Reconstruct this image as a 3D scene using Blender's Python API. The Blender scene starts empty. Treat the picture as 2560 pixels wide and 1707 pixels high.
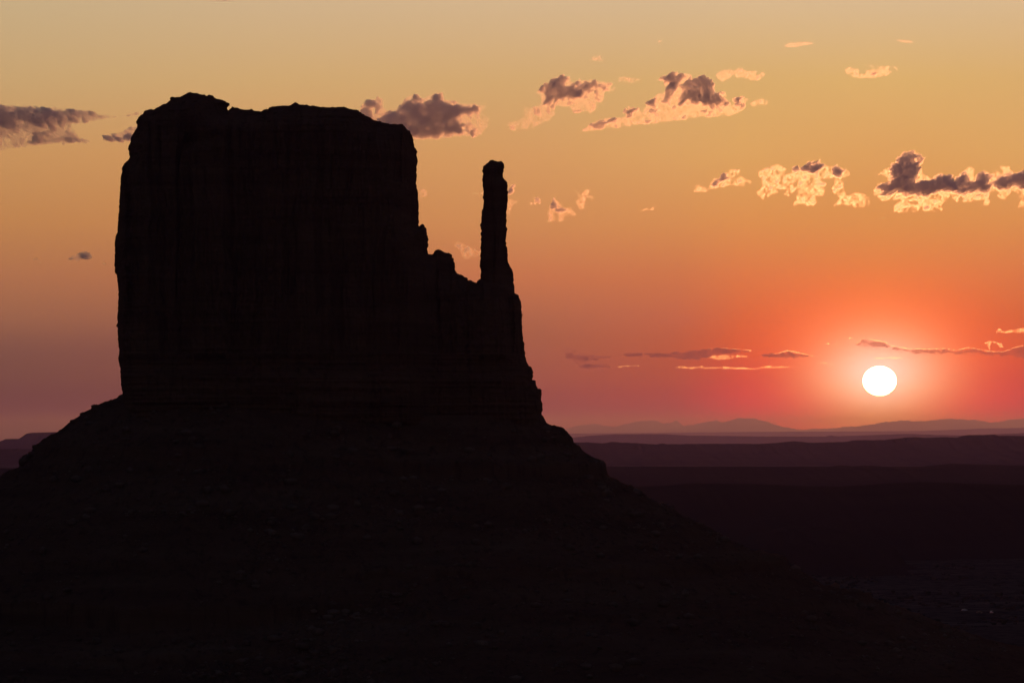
import bpy, math, random
import numpy as np
from mathutils import Vector

# ------------------------------------------------------------------ camera, sky, sun, exposure
scene = bpy.context.scene
COL = scene.collection
F_PX = 9700.0                       # focal length in photograph pixels (2560 wide)
PITCH = math.atan(246.5 / F_PX)     # eye-level line lies at row 1100 of 1707
CAM_Z = 130.0
cam_data = bpy.data.cameras.new("camera")
cam_data.sensor_width = 36.0
cam_data.lens = 36.0 * F_PX / 2560.0
cam_data.clip_start = 1.0
cam_data.clip_end = 600000.0
cam = bpy.data.objects.new("camera", cam_data)
COL.objects.link(cam)
cam.location = (0, 0, CAM_Z)
cam.rotation_euler = (math.radians(90) + PITCH, 0, 0)
scene.camera = cam


def at(px, py, Y):
    """world x, z of the photograph point (px, py) at distance Y"""
    u = (np.asarray(px, float) - 1280.0) / F_PX
    v = (853.5 - np.asarray(py, float)) / F_PX
    fy = math.cos(PITCH) - v * math.sin(PITCH)
    fz = math.sin(PITCH) + v * math.cos(PITCH)
    return u / fy * Y, CAM_Z + fz / fy * Y


SUN_AZ = math.atan((2199 - 1280) / F_PX)            # to the right of +Y
SUN_EL = math.radians(0.88)
SUN_DIR = Vector((math.sin(SUN_AZ) * math.cos(SUN_EL), math.cos(SUN_AZ) * math.cos(SUN_EL), math.sin(SUN_EL)))

scene.view_settings.view_transform = 'Standard'
scene.view_settings.look = 'None'
scene.view_settings.exposure = 0.0
scene.view_settings.gamma = 1.0
scene.cycles.max_bounces = 10
scene.cycles.diffuse_bounces = 2
scene.cycles.volume_bounces = 9
scene.cycles.transparent_max_bounces = 24
scene.cycles.use_denoising = True

sun_data = bpy.data.lights.new("sun_light", 'SUN')
sun_data.energy = 0.40
sun_data.angle = math.radians(0.5)
sun_data.color = (1.0, 0.32, 0.13)
sun = bpy.data.objects.new("sun_light", sun_data)
COL.objects.link(sun)
sun.rotation_euler = SUN_DIR.to_track_quat('Z', 'Y').to_euler()


def lin(c):
    return [((v / 255.0) / 12.92 if v / 255.0 <= 0.04045 else ((v / 255.0 + 0.055) / 1.055) ** 2.4) for v in c]


class NT:
    """small helper to wire shader nodes"""
    def __init__(self, tree):
        self.t = tree
        tree.nodes.clear()

    def n(self, typ, **kw):
        nd = self.t.nodes.new(typ)
        for k, v in kw.items():
            setattr(nd, k, v)
        return nd

    def set(self, sock, v):
        if isinstance(v, bpy.types.NodeSocket):
            self.t.links.new(v, sock)
        else:
            sock.default_value = v

    def m(self, op, a, b=None, c=None, clamp=False):
        nd = self.n('ShaderNodeMath', operation=op, use_clamp=clamp)
        self.set(nd.inputs[0], a)
        if b is not None:
            self.set(nd.inputs[1], b)
        if c is not None:
            self.set(nd.inputs[2], c)
        return nd.outputs[0]

    def mix(self, f, a, b, blend='MIX'):
        nd = self.n('ShaderNodeMix', data_type='RGBA', blend_type=blend)
        self.set(nd.inputs[0], f)
        self.set(nd.inputs[6], a)
        self.set(nd.inputs[7], b)
        return nd.outputs[2]

    def rng(self, v, a, b, c=0.0, d=1.0, interp='LINEAR'):
        nd = self.n('ShaderNodeMapRange', interpolation_type=interp)
        self.set(nd.inputs[0], v)
        for i, x in enumerate((a, b, c, d)):
            nd.inputs[i + 1].default_value = x
        return nd.outputs[0]

    def ramp(self, f, stops, interp='LINEAR'):
        nd = self.n('ShaderNodeValToRGB')
        cr = nd.color_ramp
        cr.interpolation = interp
        while len(cr.elements) < len(stops):
            cr.elements.new(0.5)
        for e, (p, c) in zip(cr.elements, stops):
            e.position = p
            e.color = (*c[:3], 1)
        self.set(nd.inputs[0], f)
        return nd.outputs[0]

    def noise(self, vec, scale, detail=4.0, rough=0.55, dist=0.0):
        nd = self.n('ShaderNodeTexNoise')
        if vec is not None:
            self.set(nd.inputs['Vector'], vec)
        nd.inputs['Scale'].default_value = scale
        nd.inputs['Detail'].default_value = detail
        nd.inputs['Roughness'].default_value = rough
        nd.inputs['Distortion'].default_value = dist
        return nd.outputs['Fac']


# Sky: the dusk colours as a table of elevation (degrees) against angle from the sun's azimuth.
SKY_EL = [0.0, 0.45, 0.9, 1.35, 1.8, 2.4, 3.2, 4.2, 5.3, 6.6]
SKY = {   # angle from the sun in azimuth -> linear radiance going up
    0.0: [(1.3325, 0.0020, 0.0020), (0.9988, 0.0020, 0.0020), (0.7169, 0.0487, 0.0020), (0.7917, 0.0924, 0.0020), (0.8638, 0.1586, 0.0279), (0.8232, 0.2204, 0.0499), (0.7911, 0.2984, 0.0795), (0.7890, 0.3744, 0.1222), (0.7751, 0.4550, 0.1709), (0.7237, 0.5100, 0.3260)],
    2.0: [(1.0186, 0.0020, 0.0020), (0.9102, 0.0020, 0.0020), (0.7120, 0.0460, 0.0020), (0.7373, 0.0949, 0.0020), (0.7342, 0.1339, 0.0236), (0.7880, 0.1981, 0.0533), (0.7853, 0.2938, 0.0809), (0.7855, 0.3918, 0.1282), (0.7470, 0.4373, 0.1705), (0.7316, 0.5121, 0.3210)],
    3.0: [(0.4533, 0.0020, 0.0020), (0.4428, 0.0020, 0.0020), (0.4974, 0.0568, 0.0020), (0.5453, 0.0941, 0.0214), (0.6027, 0.1339, 0.0563), (0.6765, 0.1836, 0.0620), (0.7320, 0.2829, 0.0888), (0.7582, 0.3772, 0.1332), (0.7323, 0.4326, 0.1772), (0.7021, 0.4960, 0.3169)],
    5.0: [(0.2436, 0.0020, 0.0020), (0.1996, 0.0020, 0.0020), (0.3411, 0.0645, 0.0280), (0.4002, 0.1007, 0.0478), (0.4732, 0.1343, 0.0614), (0.6222, 0.1822, 0.0704), (0.6814, 0.2740, 0.0958), (0.7183, 0.3440, 0.1309), (0.6975, 0.4129, 0.1816), (0.6954, 0.4893, 0.3107)],
    9.0: [(0.0383, 0.0020, 0.0075), (0.0512, 0.0020, 0.0020), (0.1866, 0.0471, 0.0212), (0.2656, 0.0784, 0.0497), (0.3851, 0.1245, 0.0668), (0.5257, 0.1753, 0.0732), (0.6234, 0.2539, 0.0883), (0.6806, 0.3258, 0.1218), (0.6671, 0.4076, 0.1857), (0.6560, 0.4647, 0.2929)],
    13.2: [(0.0287, 0.0020, 0.0241), (0.0233, 0.0037, 0.0020), (0.1265, 0.0515, 0.0334), (0.1899, 0.0769, 0.0534), (0.3439, 0.1298, 0.0678), (0.4628, 0.1728, 0.0768), (0.5646, 0.2405, 0.0826), (0.6188, 0.3090, 0.1199), (0.6136, 0.3865, 0.1861), (0.5953, 0.4365, 0.2633)],
}
wn_world = bpy.data.worlds.new("World")
scene.world = wn_world
wn_world.use_nodes = True
w = NT(wn_world.node_tree)
tc = w.n('ShaderNodeTexCoord')
sep = w.n('ShaderNodeSeparateXYZ')
w.set(sep.inputs[0], tc.outputs['Generated'])
dx, dy, dz = sep.outputs
elev = w.m('MULTIPLY', w.m('ARCSINE', dz), 180 / math.pi)
azim = w.m('MULTIPLY', w.m('ARCTAN2', dx, dy), 180 / math.pi)
daz0 = w.m('SUBTRACT', azim, math.degrees(SUN_AZ))
daz1 = w.m('ABSOLUTE', daz0)
daz = w.m('MINIMUM', daz1, w.m('SUBTRACT', 360.0, daz1))
EL_MAX = 30.0
upos = w.m('DIVIDE', elev, EL_MAX, clamp=True)
cols = []
for a, tab in SKY.items():
    stops = [(e / EL_MAX, c) for e, c in zip(SKY_EL, tab)]
    top = tab[-1]
    stops.append((11.0 / EL_MAX, [top[0] * .33, top[1] * .36, top[2] * .6]))
    stops.append((18.0 / EL_MAX, [top[0] * .05, top[1] * .06, top[2] * .2]))
    stops.append((1.0, [top[0] * .014, top[1] * .018, top[2] * .10]))
    cols.append((a, w.ramp(upos, stops, 'LINEAR')))
sky = cols[0][1]
for i in range(1, len(cols)):
    f = w.rng(daz, cols[i - 1][0], cols[i][0])
    sky = w.mix(f, sky, cols[i][1])
# beyond the photographed part of the sky the dusk glow dies away towards the sides and the back
fall = w.rng(daz, 13.5, 42.0, 1.0, 0.012, 'SMOOTHERSTEP')
fallc = w.n('ShaderNodeVectorMath', operation='SCALE')
w.set(fallc.inputs[0], sky)
w.set(fallc.inputs[3], fall)
sky = fallc.outputs[0]
# aureole of the low sun
sdn = w.n('ShaderNodeVectorMath', operation='DOT_PRODUCT')
w.set(sdn.inputs[0], tc.outputs['Generated'])
sdn.inputs[1].default_value = SUN_DIR
dels = w.m('SUBTRACT', elev, math.degrees(SUN_EL))
dels = w.m('MULTIPLY', dels, w.rng(dels, -0.3, 0.3, 0.74, 1.0))
rr = w.m('SQRT', w.m('ADD', w.m('POWER', w.m('MULTIPLY', daz, 1.0), 2.0), w.m('POWER', w.m('MULTIPLY', dels, 1.42), 2.0)))


def glow(widths, powers, amps):
    """falls off around the sun, each colour with its own width"""
    cc = w.n('ShaderNodeCombineXYZ')
    for i in range(3):
        e = w.m('EXPONENT', w.m('MULTIPLY', w.m('POWER', w.m('DIVIDE', rr, widths[i]), powers[i]), -1.0))
        if i == 1:
            e = w.m('MULTIPLY', e, w.rng(elev, 0.1, 0.75, 0.66, 1.0))     # redder towards the horizon
        w.set(cc.inputs[i], w.m('MULTIPLY', e, amps[i]))
    return cc.outputs[0]


GLOWS = [((1.5, 0.88, 0.66), (1.9, 1.75, 1.6), (1.2, 0.98, 1.5))]
for g in GLOWS:
    ad = w.n('ShaderNodeVectorMath', operation='ADD')
    w.set(ad.inputs[0], sky)
    w.set(ad.inputs[1], glow(*g))
    sky = ad.outputs[0]
# deep blue of the sky behind and overhead
inv = w.m('SUBTRACT', 1.0, w.rng(daz, 14.0, 40.0, 1.0, 0.0))
hi = w.rng(elev, 8.0, 30.0, 0.0, 1.0)
blue = w.n('ShaderNodeVectorMath', operation='SCALE')
blue.inputs[0].default_value = (0.0024, 0.0065, 0.022)
w.set(blue.inputs[3], w.m('MAXIMUM', inv, hi))
ad = w.n('ShaderNodeVectorMath', operation='ADD')
w.set(ad.inputs[0], sky)
w.set(ad.inputs[1], blue.outputs[0])
sky = ad.outputs[0]
bg1 = w.n('ShaderNodeBackground')
w.set(bg1.inputs[0], sky)
bg1.inputs[1].default_value = 1.0
nish = w.n('ShaderNodeTexSky', sky_type='NISHITA')
nish.sun_disc = False
nish.sun_elevation = SUN_EL
nish.sun_rotation = SUN_AZ
bg2 = w.n('ShaderNodeBackground')
w.set(bg2.inputs[0], nish.outputs[0])
# the Nishita sky serves everything the dusk table does not cover
w.set(bg2.inputs[1], w.m('MULTIPLY', w.m('MAXIMUM', inv, hi), 0.035))
adds = w.n('ShaderNodeAddShader')
w.set(adds.inputs[0], bg1.outputs[0])
w.set(adds.inputs[1], bg2.outputs[0])
wo = w.n('ShaderNodeOutputWorld')
w.set(wo.inputs[0], adds.outputs[0])


# ------------------------------------------------------------------ numeric helpers
def _hash(ix, iy, iz, seed):
    h = (ix * 374761393 + iy * 668265263 + iz * 2147483647 + seed * 1274126177) & 0xFFFFFFFF
    h = ((h ^ (h >> 13)) * 1274126177) & 0xFFFFFFFF
    h = ((h ^ (h >> 16)) * 2246822519) & 0xFFFFFFFF
    h = h ^ (h >> 15)
    return (h & 0xFFFFFF).astype(np.float64) / 16777215.0


def vnoise(x, y, z=None, seed=0):
    """value noise in -1..1, two or three dimensions"""
    x, y = np.broadcast_arrays(np.asarray(x, float), np.asarray(y, float))
    xi = np.floor(x).astype(np.int64)
    yi = np.floor(y).astype(np.int64)
    fx = x - xi
    fy = y - yi
    fx = fx * fx * fx * (fx * (fx * 6 - 15) + 10)
    fy = fy * fy * fy * (fy * (fy * 6 - 15) + 10)

    def layer(zi):
        a = _hash(xi, yi, zi, seed)
        b = _hash(xi + 1, yi, zi, seed)
        c = _hash(xi, yi + 1, zi, seed)
        d = _hash(xi + 1, yi + 1, zi, seed)
        return (a * (1 - fx) + b * fx) * (1 - fy) + (c * (1 - fx) + d * fx) * fy
    if z is None:
        return layer(np.int64(0)) * 2 - 1
    z = np.broadcast_to(np.asarray(z, float), x.shape)
    zi = np.floor(z).astype(np.int64)
    fz = z - zi
    fz = fz * fz * (3 - 2 * fz)
    return (layer(zi) * (1 - fz) + layer(zi + 1) * fz) * 2 - 1


def fbm(x, y, z=None, octaves=4, seed=0, rough=0.5):
    s, a, t = 0.0, 1.0, 0.0
    for i in range(octaves):
        k = 2.03 ** i
        s = s + a * vnoise(x * k + 17.3 * i, y * k - 9.1 * i, None if z is None else z * k + 4.7 * i, seed + i * 13)
        t += a
        a *= rough
    return s / t


def smooth(x):
    x = np.clip(x, 0, 1)
    return x * x * (3 - 2 * x)


def poly_sdf(px, py, poly):
    """signed distance to a polygon, positive inside"""
    P = np.asarray(poly, float)
    Q = np.roll(P, -1, axis=0)
    shp = px.shape
    x = px.ravel()
    y = py.ravel()
    d2 = np.full(x.shape, 1e18)
    ins = np.zeros(x.shape, bool)
    for (ax, ay), (bx, by) in zip(P, Q):
        ex, ey = bx - ax, by - ay
        L = ex * ex + ey * ey
        if L < 1e-12:
            continue
        t = np.clip(((x - ax) * ex + (y - ay) * ey) / L, 0, 1)
        qx = x - ax - t * ex
        qy = y - ay - t * ey
        d2 = np.minimum(d2, qx * qx + qy * qy)
        if ay != by:
            cond = (ay > y) != (by > y)
            ins ^= cond & (x < (bx - ax) * (y - ay) / (by - ay) + ax)
    d = np.sqrt(d2)
    return np.where(ins, d, -d).reshape(shp)


def tag(o, label=None, cat=None, group=None, kind=None):
    if label:
        o['label'] = label
    if cat:
        o['category'] = cat
    if group:
        o['group'] = group
    if kind:
        o['kind'] = kind
    return o


def mesh_obj(name, verts, faces, mat, parent=None, smooth_shade=False):
    me = bpy.data.meshes.new(name)
    verts = np.asarray(verts, np.float32)
    nf = len(faces)
    if isinstance(faces, np.ndarray):
        k = faces.shape[1]
        me.vertices.add(len(verts))
        me.vertices.foreach_set('co', verts.ravel())
        me.loops.add(nf * k)
        me.loops.foreach_set('vertex_index', faces.astype(np.int32).ravel())
        me.polygons.add(nf)
        me.polygons.foreach_set('loop_start', np.arange(0, nf * k, k, dtype=np.int32))
        try:
            me.polygons.foreach_set('loop_total', np.full(nf, k, dtype=np.int32))
        except Exception:
            pass
        me.update(calc_edges=True)
        me.validate()
    else:
        me.from_pydata([tuple(map(float, v)) for v in verts], [], faces)
    me.materials.append(mat)
    if smooth_shade:
        me.polygons.foreach_set('use_smooth', np.ones(len(me.polygons), bool))
    o = bpy.data.objects.new(name, me)
    COL.objects.link(o)
    if parent is not None:
        o.parent = parent
    return o


def empty(name, loc=(0, 0, 0), rz=0.0):
    o = bpy.data.objects.new(name, None)
    COL.objects.link(o)
    o.location = loc
    o.rotation_euler = (0, 0, rz)
    o.empty_display_size = 5
    return o


def grid_faces(nr, nc, wrap=False):
    i = np.arange(nr - 1)[:, None]
    j = np.arange(nc if wrap else nc - 1)[None, :]
    j2 = (j + 1) % nc
    a = i * nc + j
    b = i * nc + j2
    c = (i + 1) * nc + j2
    d = (i + 1) * nc + j
    return np.stack([a, b, c, d], -1).reshape(-1, 4)


def shell(name, PX, PY, hf, hb, Y, mpp, mat, parent=None, snap=None, smooth_shade=True, yoff=None, keep=2):
    """closed body from a grid of photograph positions with front / back half-depths hf, hb (in pixels);
    cells with positive depth everywhere are kept and the two skins meet along the rim"""
    nr, nc = PX.shape
    pos = hf > 0
    cell = pos[:-1, :-1] & pos[1:, :-1] & pos[:-1, 1:] & pos[1:, 1:]
    if not cell.any():
        return None
    used = np.zeros((nr, nc), int)
    used[:-1, :-1] += cell
    used[1:, :-1] += cell
    used[:-1, 1:] += cell
    used[1:, 1:] += cell
    rim = (used > 0) & (used < 4)
    inside = used == 4
    X = PX.copy()
    Yp = PY.copy()
    if snap is not None:
        sd = snap
        gy, gx = np.gradient(sd)
        st = abs(PX[0, 1] - PX[0, 0])
        g2 = gx * gx + gy * gy + 1e-9
        mvx = np.clip(-sd * gx / g2, -1.4, 1.4) * st
        mvy = np.clip(-sd * gy / g2, -1.4, 1.4) * st
        X = np.where(rim, PX + mvx, X)
        Yp = np.where(rim, PY + mvy, Yp)
    wx, wz = at(X, Yp, Y)
    off = 0.0 if yoff is None else yoff
    yf = Y + (off - np.where(rim, 0, hf)) * mpp
    yb = Y + (off + np.where(rim, 0, hb)) * mpp
    idf = -np.ones((nr, nc), np.int64)
    m = used > 0
    idf[m] = np.arange(m.sum())
    n1 = int(m.sum())
    idb = idf.copy()
    idb[inside] = n1 + np.arange(inside.sum())
    V = np.concatenate([
        np.stack([wx[m], yf[m], wz[m]], -1),
        np.stack([wx[inside], yb[inside], wz[inside]], -1)])
    r, c = np.nonzero(cell)
    fa = np.stack([idf[r, c], idf[r + 1, c], idf[r + 1, c + 1], idf[r, c + 1]], -1)
    fb = np.stack([idb[r, c], idb[r, c + 1], idb[r + 1, c + 1], idb[r + 1, c]], -1)
    same = (fa[:, [0, 3, 2, 1]] == fb).all(1)          # cells whose four corners are all rim are flat: drop both
    return mesh_obj(name, V, np.concatenate([fa[~same], fb[~same]]), mat, parent, smooth_shade)


# ------------------------------------------------------------------ materials
def principled(nt, base, rough=1.0, spec=0.0):
    b = nt.n('ShaderNodeBsdfPrincipled')
    nt.set(b.inputs['Base Color'], base)
    nt.set(b.inputs['Roughness'], rough)
    b.inputs['Specular IOR Level'].default_value = spec
    return b


def make_mat(name):
    m = bpy.data.materials.new(name)
    m.use_nodes = True
    return m, NT(m.node_tree)


def rock_material(name, c1, c2, c3, strata, scale):
    m, t = make_mat(name)
    geo = t.n('ShaderNodeNewGeometry')
    pos = geo.outputs['Position']
    mp = t.n('ShaderNodeMapping')
    t.set(mp.inputs[0], pos)
    mp.inputs['Scale'].default_value = (0.012, 0.012, strata)
    band = t.noise(mp.outputs[0], 1.0, 5, 0.6, 0.3)
    col = t.ramp(band, [(0.3, c1), (0.5, c2), (0.7, c3)])
    streak = t.n('ShaderNodeMapping')
    t.set(streak.inputs[0], pos)
    streak.inputs['Scale'].default_value = (0.25, 0.25, 0.02)
    st = t.noise(streak.outputs[0], 1.0, 4, 0.6)
    col = t.mix(t.rng(st, 0.52, 0.7, 0.0, 0.55), col, (c1[0] * .45, c1[1] * .45, c1[2] * .5, 1))
    fine = t.noise(pos, scale, 6, 0.65)
    bs = principled(t, col)
    bp = t.n('ShaderNodeBump')
    bp.inputs['Strength'].default_value = 0.8
    bp.inputs['Distance'].default_value = 1.2
    t.set(bp.inputs['Height'], fine)
    t.set(bs.inputs['Normal'], bp.outputs[0])
    o = t.n('ShaderNodeOutputMaterial')
    t.set(o.inputs[0], bs.outputs[0])
    return m


MAT_CLIFF = rock_material("red_sandstone", (0.13, 0.055, 0.035, 1), (0.17, 0.075, 0.045, 1), (0.21, 0.10, 0.06, 1), 0.12, 0.35)
MAT_TALUS = rock_material("talus_rubble", (0.11, 0.05, 0.035, 1), (0.15, 0.07, 0.045, 1), (0.19, 0.10, 0.065, 1), 0.10, 0.6)
MAT_RIM = rock_material("boulder_stone", (0.15, 0.08, 0.055, 1), (0.20, 0.115, 0.085, 1), (0.30, 0.19, 0.14, 1), 0.3, 0.8)


def ground_material():
    m, t = make_mat("desert_floor")
    geo = t.n('ShaderNodeNewGeometry')
    pos = geo.outputs['Position']
    big = t.noise(pos, 0.0016, 5, 0.6)
    mp = t.n('ShaderNodeMapping')
    t.set(mp.inputs[0], pos)
    mp.inputs['Scale'].default_value = (0.004, 0.02, 0.01)
    wash = t.noise(mp.outputs[0], 1.0, 5, 0.65)
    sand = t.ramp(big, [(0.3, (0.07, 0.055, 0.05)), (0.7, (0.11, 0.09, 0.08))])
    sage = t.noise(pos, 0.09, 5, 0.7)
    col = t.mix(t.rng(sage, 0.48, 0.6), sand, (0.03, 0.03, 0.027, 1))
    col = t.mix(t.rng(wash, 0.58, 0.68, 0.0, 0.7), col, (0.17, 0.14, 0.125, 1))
    bs = principled(t, col)
    o = t.n('ShaderNodeOutputMaterial')
    t.set(o.inputs[0], bs.outputs[0])
    return m


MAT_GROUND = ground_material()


def hill_material():
    m, t = make_mat("far_hill_rock")
    geo = t.n('ShaderNodeNewGeometry')
    nf = t.noise(geo.outputs['Position'], 0.002, 5, 0.6)
    col = t.ramp(nf, [(0.3, (0.04, 0.028, 0.025)), (0.7, (0.06, 0.042, 0.037))])
    bs = principled(t, col)
    o = t.n('ShaderNodeOutputMaterial')
    t.set(o.inputs[0], bs.outputs[0])
    return m


MAT_HILL = hill_material()


def cloud_material(name, density, fwd=0.68):
    m, t = make_mat(name)
    s1 = t.n('ShaderNodeVolumeScatter')
    s1.inputs['Color'].default_value = (1, 1, 1, 1)
    s1.inputs['Density'].default_value = density * fwd
    s1.inputs['Anisotropy'].default_value = 0.925
    s2 = t.n('ShaderNodeVolumeScatter')
    upper = fwd > 0.3
    s2.inputs['Color'].default_value = (1, 1, 1, 1) if upper else (0.55, 0.24, 0.24, 1)  # low streaks: reddening by the air in between is put into the vapour colour
    s2.inputs['Density'].default_value = density * (1 - fwd)
    s2.inputs['Anisotropy'].default_value = 0.0
    a = t.n('ShaderNodeAddShader')
    t.set(a.inputs[0], s1.outputs[0])
    t.set(a.inputs[1], s2.outputs[0])
    ab = t.n('ShaderNodeVolumeAbsorption')
    ab.inputs['Color'].default_value = (0.965, 0.985, 1.0, 1) if upper else (0.55, 0.24, 0.24, 1)  # same airlight tint absorbed in the low streaks
    ab.inputs['Density'].default_value = density
    a2 = t.n('ShaderNodeAddShader')
    t.set(a2.inputs[0], a.outputs[0])
    t.set(a2.inputs[1], ab.outputs[0])
    o = t.n('ShaderNodeOutputMaterial')
    t.set(o.inputs['Volume'], a2.outputs[0])
    return m


CLOUD_MATS = {}


def cloud_mat(density, fwd):
    if (density, fwd) not in CLOUD_MATS:
        CLOUD_MATS[density, fwd] = cloud_material("cloud_vapour", density, fwd)
    return CLOUD_MATS[density, fwd]


# ------------------------------------------------------------------ the butte
MPP = 2000.0 / F_PX
butte = empty("sandstone_butte", (-92, 2000, 0))
tag(butte, "huge black silhouetted sandstone butte with a flat top, slender thumb spire and wide rubble skirt", "butte")
bpy.context.view_layer.update()


def butte_child(o):
    o.parent = butte
    o.matrix_parent_inverse = butte.matrix_world.inverted()
    return o


MAIN = [(309, 984), (305, 977), (301, 920), (296, 897), (299, 884), (296, 863), (293, 813), (297, 729), (293, 694), (287, 679),
        (287, 608), (289, 595), (293, 583), (298, 526), (299, 498), (302, 451), (306, 425), (313, 410), (324, 399), (323.5, 387),
        (321, 372), (327, 356), (326, 348), (332, 338), (341, 323), (342, 313), (339, 303), (350, 291), (358, 285), (359.5, 280),
        (367, 275.5), (388, 272), (397, 268), (418, 256), (425, 250), (424, 246), (430, 242.5), (455, 241), (469, 232), (475, 231),
        (490, 233), (504, 236), (508, 239), (518, 239), (521, 236.5), (533, 239), (536, 245), (556, 251), (575, 258.5), (574, 264),
        (571, 266), (568, 273), (571.5, 275.5), (575, 271), (584, 268.5), (607, 274), (625, 275.5), (628, 274), (643, 277.6),
        (653, 280), (657, 276.5), (671, 273), (672, 269), (707, 265), (727, 263), (731.5, 259.5), (739, 257), (750, 262), (770, 264),
        (806, 267.6), (821, 268.5), (845, 267), (857, 267.6), (883, 274), (897, 277.6), (906, 285), (921, 293.5), (944.5, 304.6),
        (949, 304), (955, 307), (976, 310.6), (1002, 310.6), (1011, 314), (1015, 320), (1025, 330), (1029.5, 338), (1033, 347),
        (1036, 365), (1042, 376), (1042, 385), (1044, 400), (1042, 430), (1043, 442), (1041, 463.6), (1042, 474), (1046, 476.4),
        (1045.5, 498), (1047, 507.5), (1047, 539), (1047, 565), (1049, 567.5), (1052, 562), (1056, 561), (1060.5, 563),
        (1066, 573.5), (1069, 586), (1070, 610), (1068, 624.5), (1071.6, 635), (1074, 634), (1080, 637), (1090, 624.5), (1096, 623),
        (1107, 629), (1117, 634), (1123, 633), (1129, 637), (1130, 643.6), (1134, 646), (1136, 658.5), (1138, 681), (1147, 683),
        (1161, 692), (1167, 694), (1170, 700), (1181, 702.5), (1190, 708), (1192, 701), (1201.5, 696.6), (1215, 700), (1283, 706), (1288, 734),
        (1296, 737), (1303.6, 757), (1305.6, 788), (1304, 790.5), (1306, 818.6), (1306, 836), (1310, 862), (1312.5, 890),
        (1321.5, 914), (1329, 917), (1333.7, 931), (1331.6, 936), (1332.4, 943.6), (1330, 950), (1339, 950), (1342, 966.6),
        (1347, 971.6), (1354, 975.5), (1353, 983), (1355, 1002), (1356, 1017.6), (1357, 1025), (1353, 1031.6), (1356, 1039),
        (1356, 1110), (309, 1110)]
SPIRE = [(1203, 740), (1202, 680), (1200, 652), (1202, 624.5), (1203, 592.6), (1201, 563), (1204, 539), (1209, 507.5), (1208, 473.5),
         (1206, 458.6), (1206, 441.6), (1206.6, 431), (1205.7, 424.6), (1208, 417), (1216, 407.6), (1224, 402), (1233, 401.7),
         (1252, 403), (1257, 406.6), (1260, 411), (1260, 420.4), (1257, 437.4), (1258, 444), (1268, 455.5), (1269, 469),
         (1270, 490.5), (1269, 518), (1265.7, 537), (1267, 560.7), (1266, 584), (1264, 603), (1268, 624.5), (1269, 650),
         (1275, 663), (1282, 675), (1285, 702.5), (1283, 706), (1287, 734), (1288, 780), (1215, 790)]


def rock_shell(name, poly, step, H, wdt, relief, mat, seed):
    P = np.asarray(poly)
    x0, y0 = P.min(0) - 4 * step
    x1, y1 = P.max(0) + 4 * step
    PX, PY = np.meshgrid(np.arange(x0, x1, step), np.arange(y0, y1, step))
    d = poly_sdf(PX, PY, poly)
    blk = _hash(np.floor(PX / 9 + PY / 31).astype(np.int64), np.floor(PY / 7 + PX / 40).astype(np.int64), np.int64(3), seed) - 0.5
    d = d + 1.3 * fbm(PX / 7, PY / 4, octaves=3, seed=seed) + 2.4 * blk         # crumbling, blocky outline
    Hxy = H(PX, PY)
    q = np.clip(d / wdt, 0, 1)
    h = Hxy * (1 - (1 - q) ** 2.4)
    gate = smooth(d / 16.0)
    xw = PX + 9 * fbm(PX / 90, PY / 140, octaves=2, seed=seed + 3)
    flute = fbm(xw / 30, PY / 380, octaves=5, seed=seed + 5, rough=0.6) * 20
    # slabs that have broken away at different heights, leaving columns and alcoves
    slab = 0.0
    for k, (wd, am) in enumerate(((84, 20), (37, 11), (17, 5))):
        xs = xw + 6 * fbm(PX / 30, PY / 60, octaves=3, seed=seed + 50 + k)
        cid = np.floor(xs / wd + 0.37 * k).astype(np.int64)
        h1 = _hash(cid, cid * 0 + k, np.int64(0), seed + 60)
        h2 = _hash(cid, cid * 0 + k, np.int64(1), seed + 61)
        ytop = 330 + 620 * h2 + 14 * fbm(xs / 9, PY / 40, octaves=3, seed=seed + 70 + k)
        slab = slab + am * (h1 * 2 - 1) + am * 1.2 * (PY > ytop)
    crack = np.abs(vnoise(xw / 71, PY / 700, seed=seed + 8))
    crack = -30 * np.exp(-(crack / 0.05) ** 2) * smooth(0.5 + 1.6 * fbm(PX / 60, PY / 150, octaves=2, seed=seed + 77))
    flute = flute + slab
    lower = smooth((PY - 880) / 30.0)
    cap = smooth((345 - PY) / 40.0)
    beds = fbm(PX / 300, PY / 6.5, octaves=3, seed=seed + 11) * (3 + 7 * lower + 7 * cap)
    arch = 16 * smooth((1 - np.hypot((PX - 685) / 36, np.minimum(PY - 815, 0) / 40)) / 0.25) * smooth((1010 - PY) / 30)
    step_low = 14 * smooth((PY - 884) / 5) + 12 * smooth((PY - 935) / 5)
    fine = fbm(PX / 7, PY / 9, octaves=3, seed=seed + 21) * 2.4
    rel = relief * gate * ((flute + crack) * (1 - 0.6 * lower) * (1 - 0.5 * cap) + beds + arch + step_low + fine)
    hf = np.where(d > 0, np.maximum(h + rel, 0.4), -1)
    flute_b = fbm(xw / 30 + 50, PY / 330, octaves=4, seed=seed + 31) * 16
    hb = np.maximum(h + relief * gate * (flute_b + beds), 0.4)
    return butte_child(shell(name, PX, PY, hf, hb, 2000.0, MPP, mat, snap=d, smooth_shade=False))


rock_shell("cliff", MAIN, 2.0, lambda x, y: 240 - 110 * smooth((x - 1020) / 80) + 30 * smooth((y - 900) / 60), 80.0, 1.0, MAT_CLIFF, 1)
rock_shell("spire", SPIRE, 1.4, lambda x, y: 34 + 22 * smooth((y - 640) / 110), 31.0, 0.22, MAT_CLIFF, 40)

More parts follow.
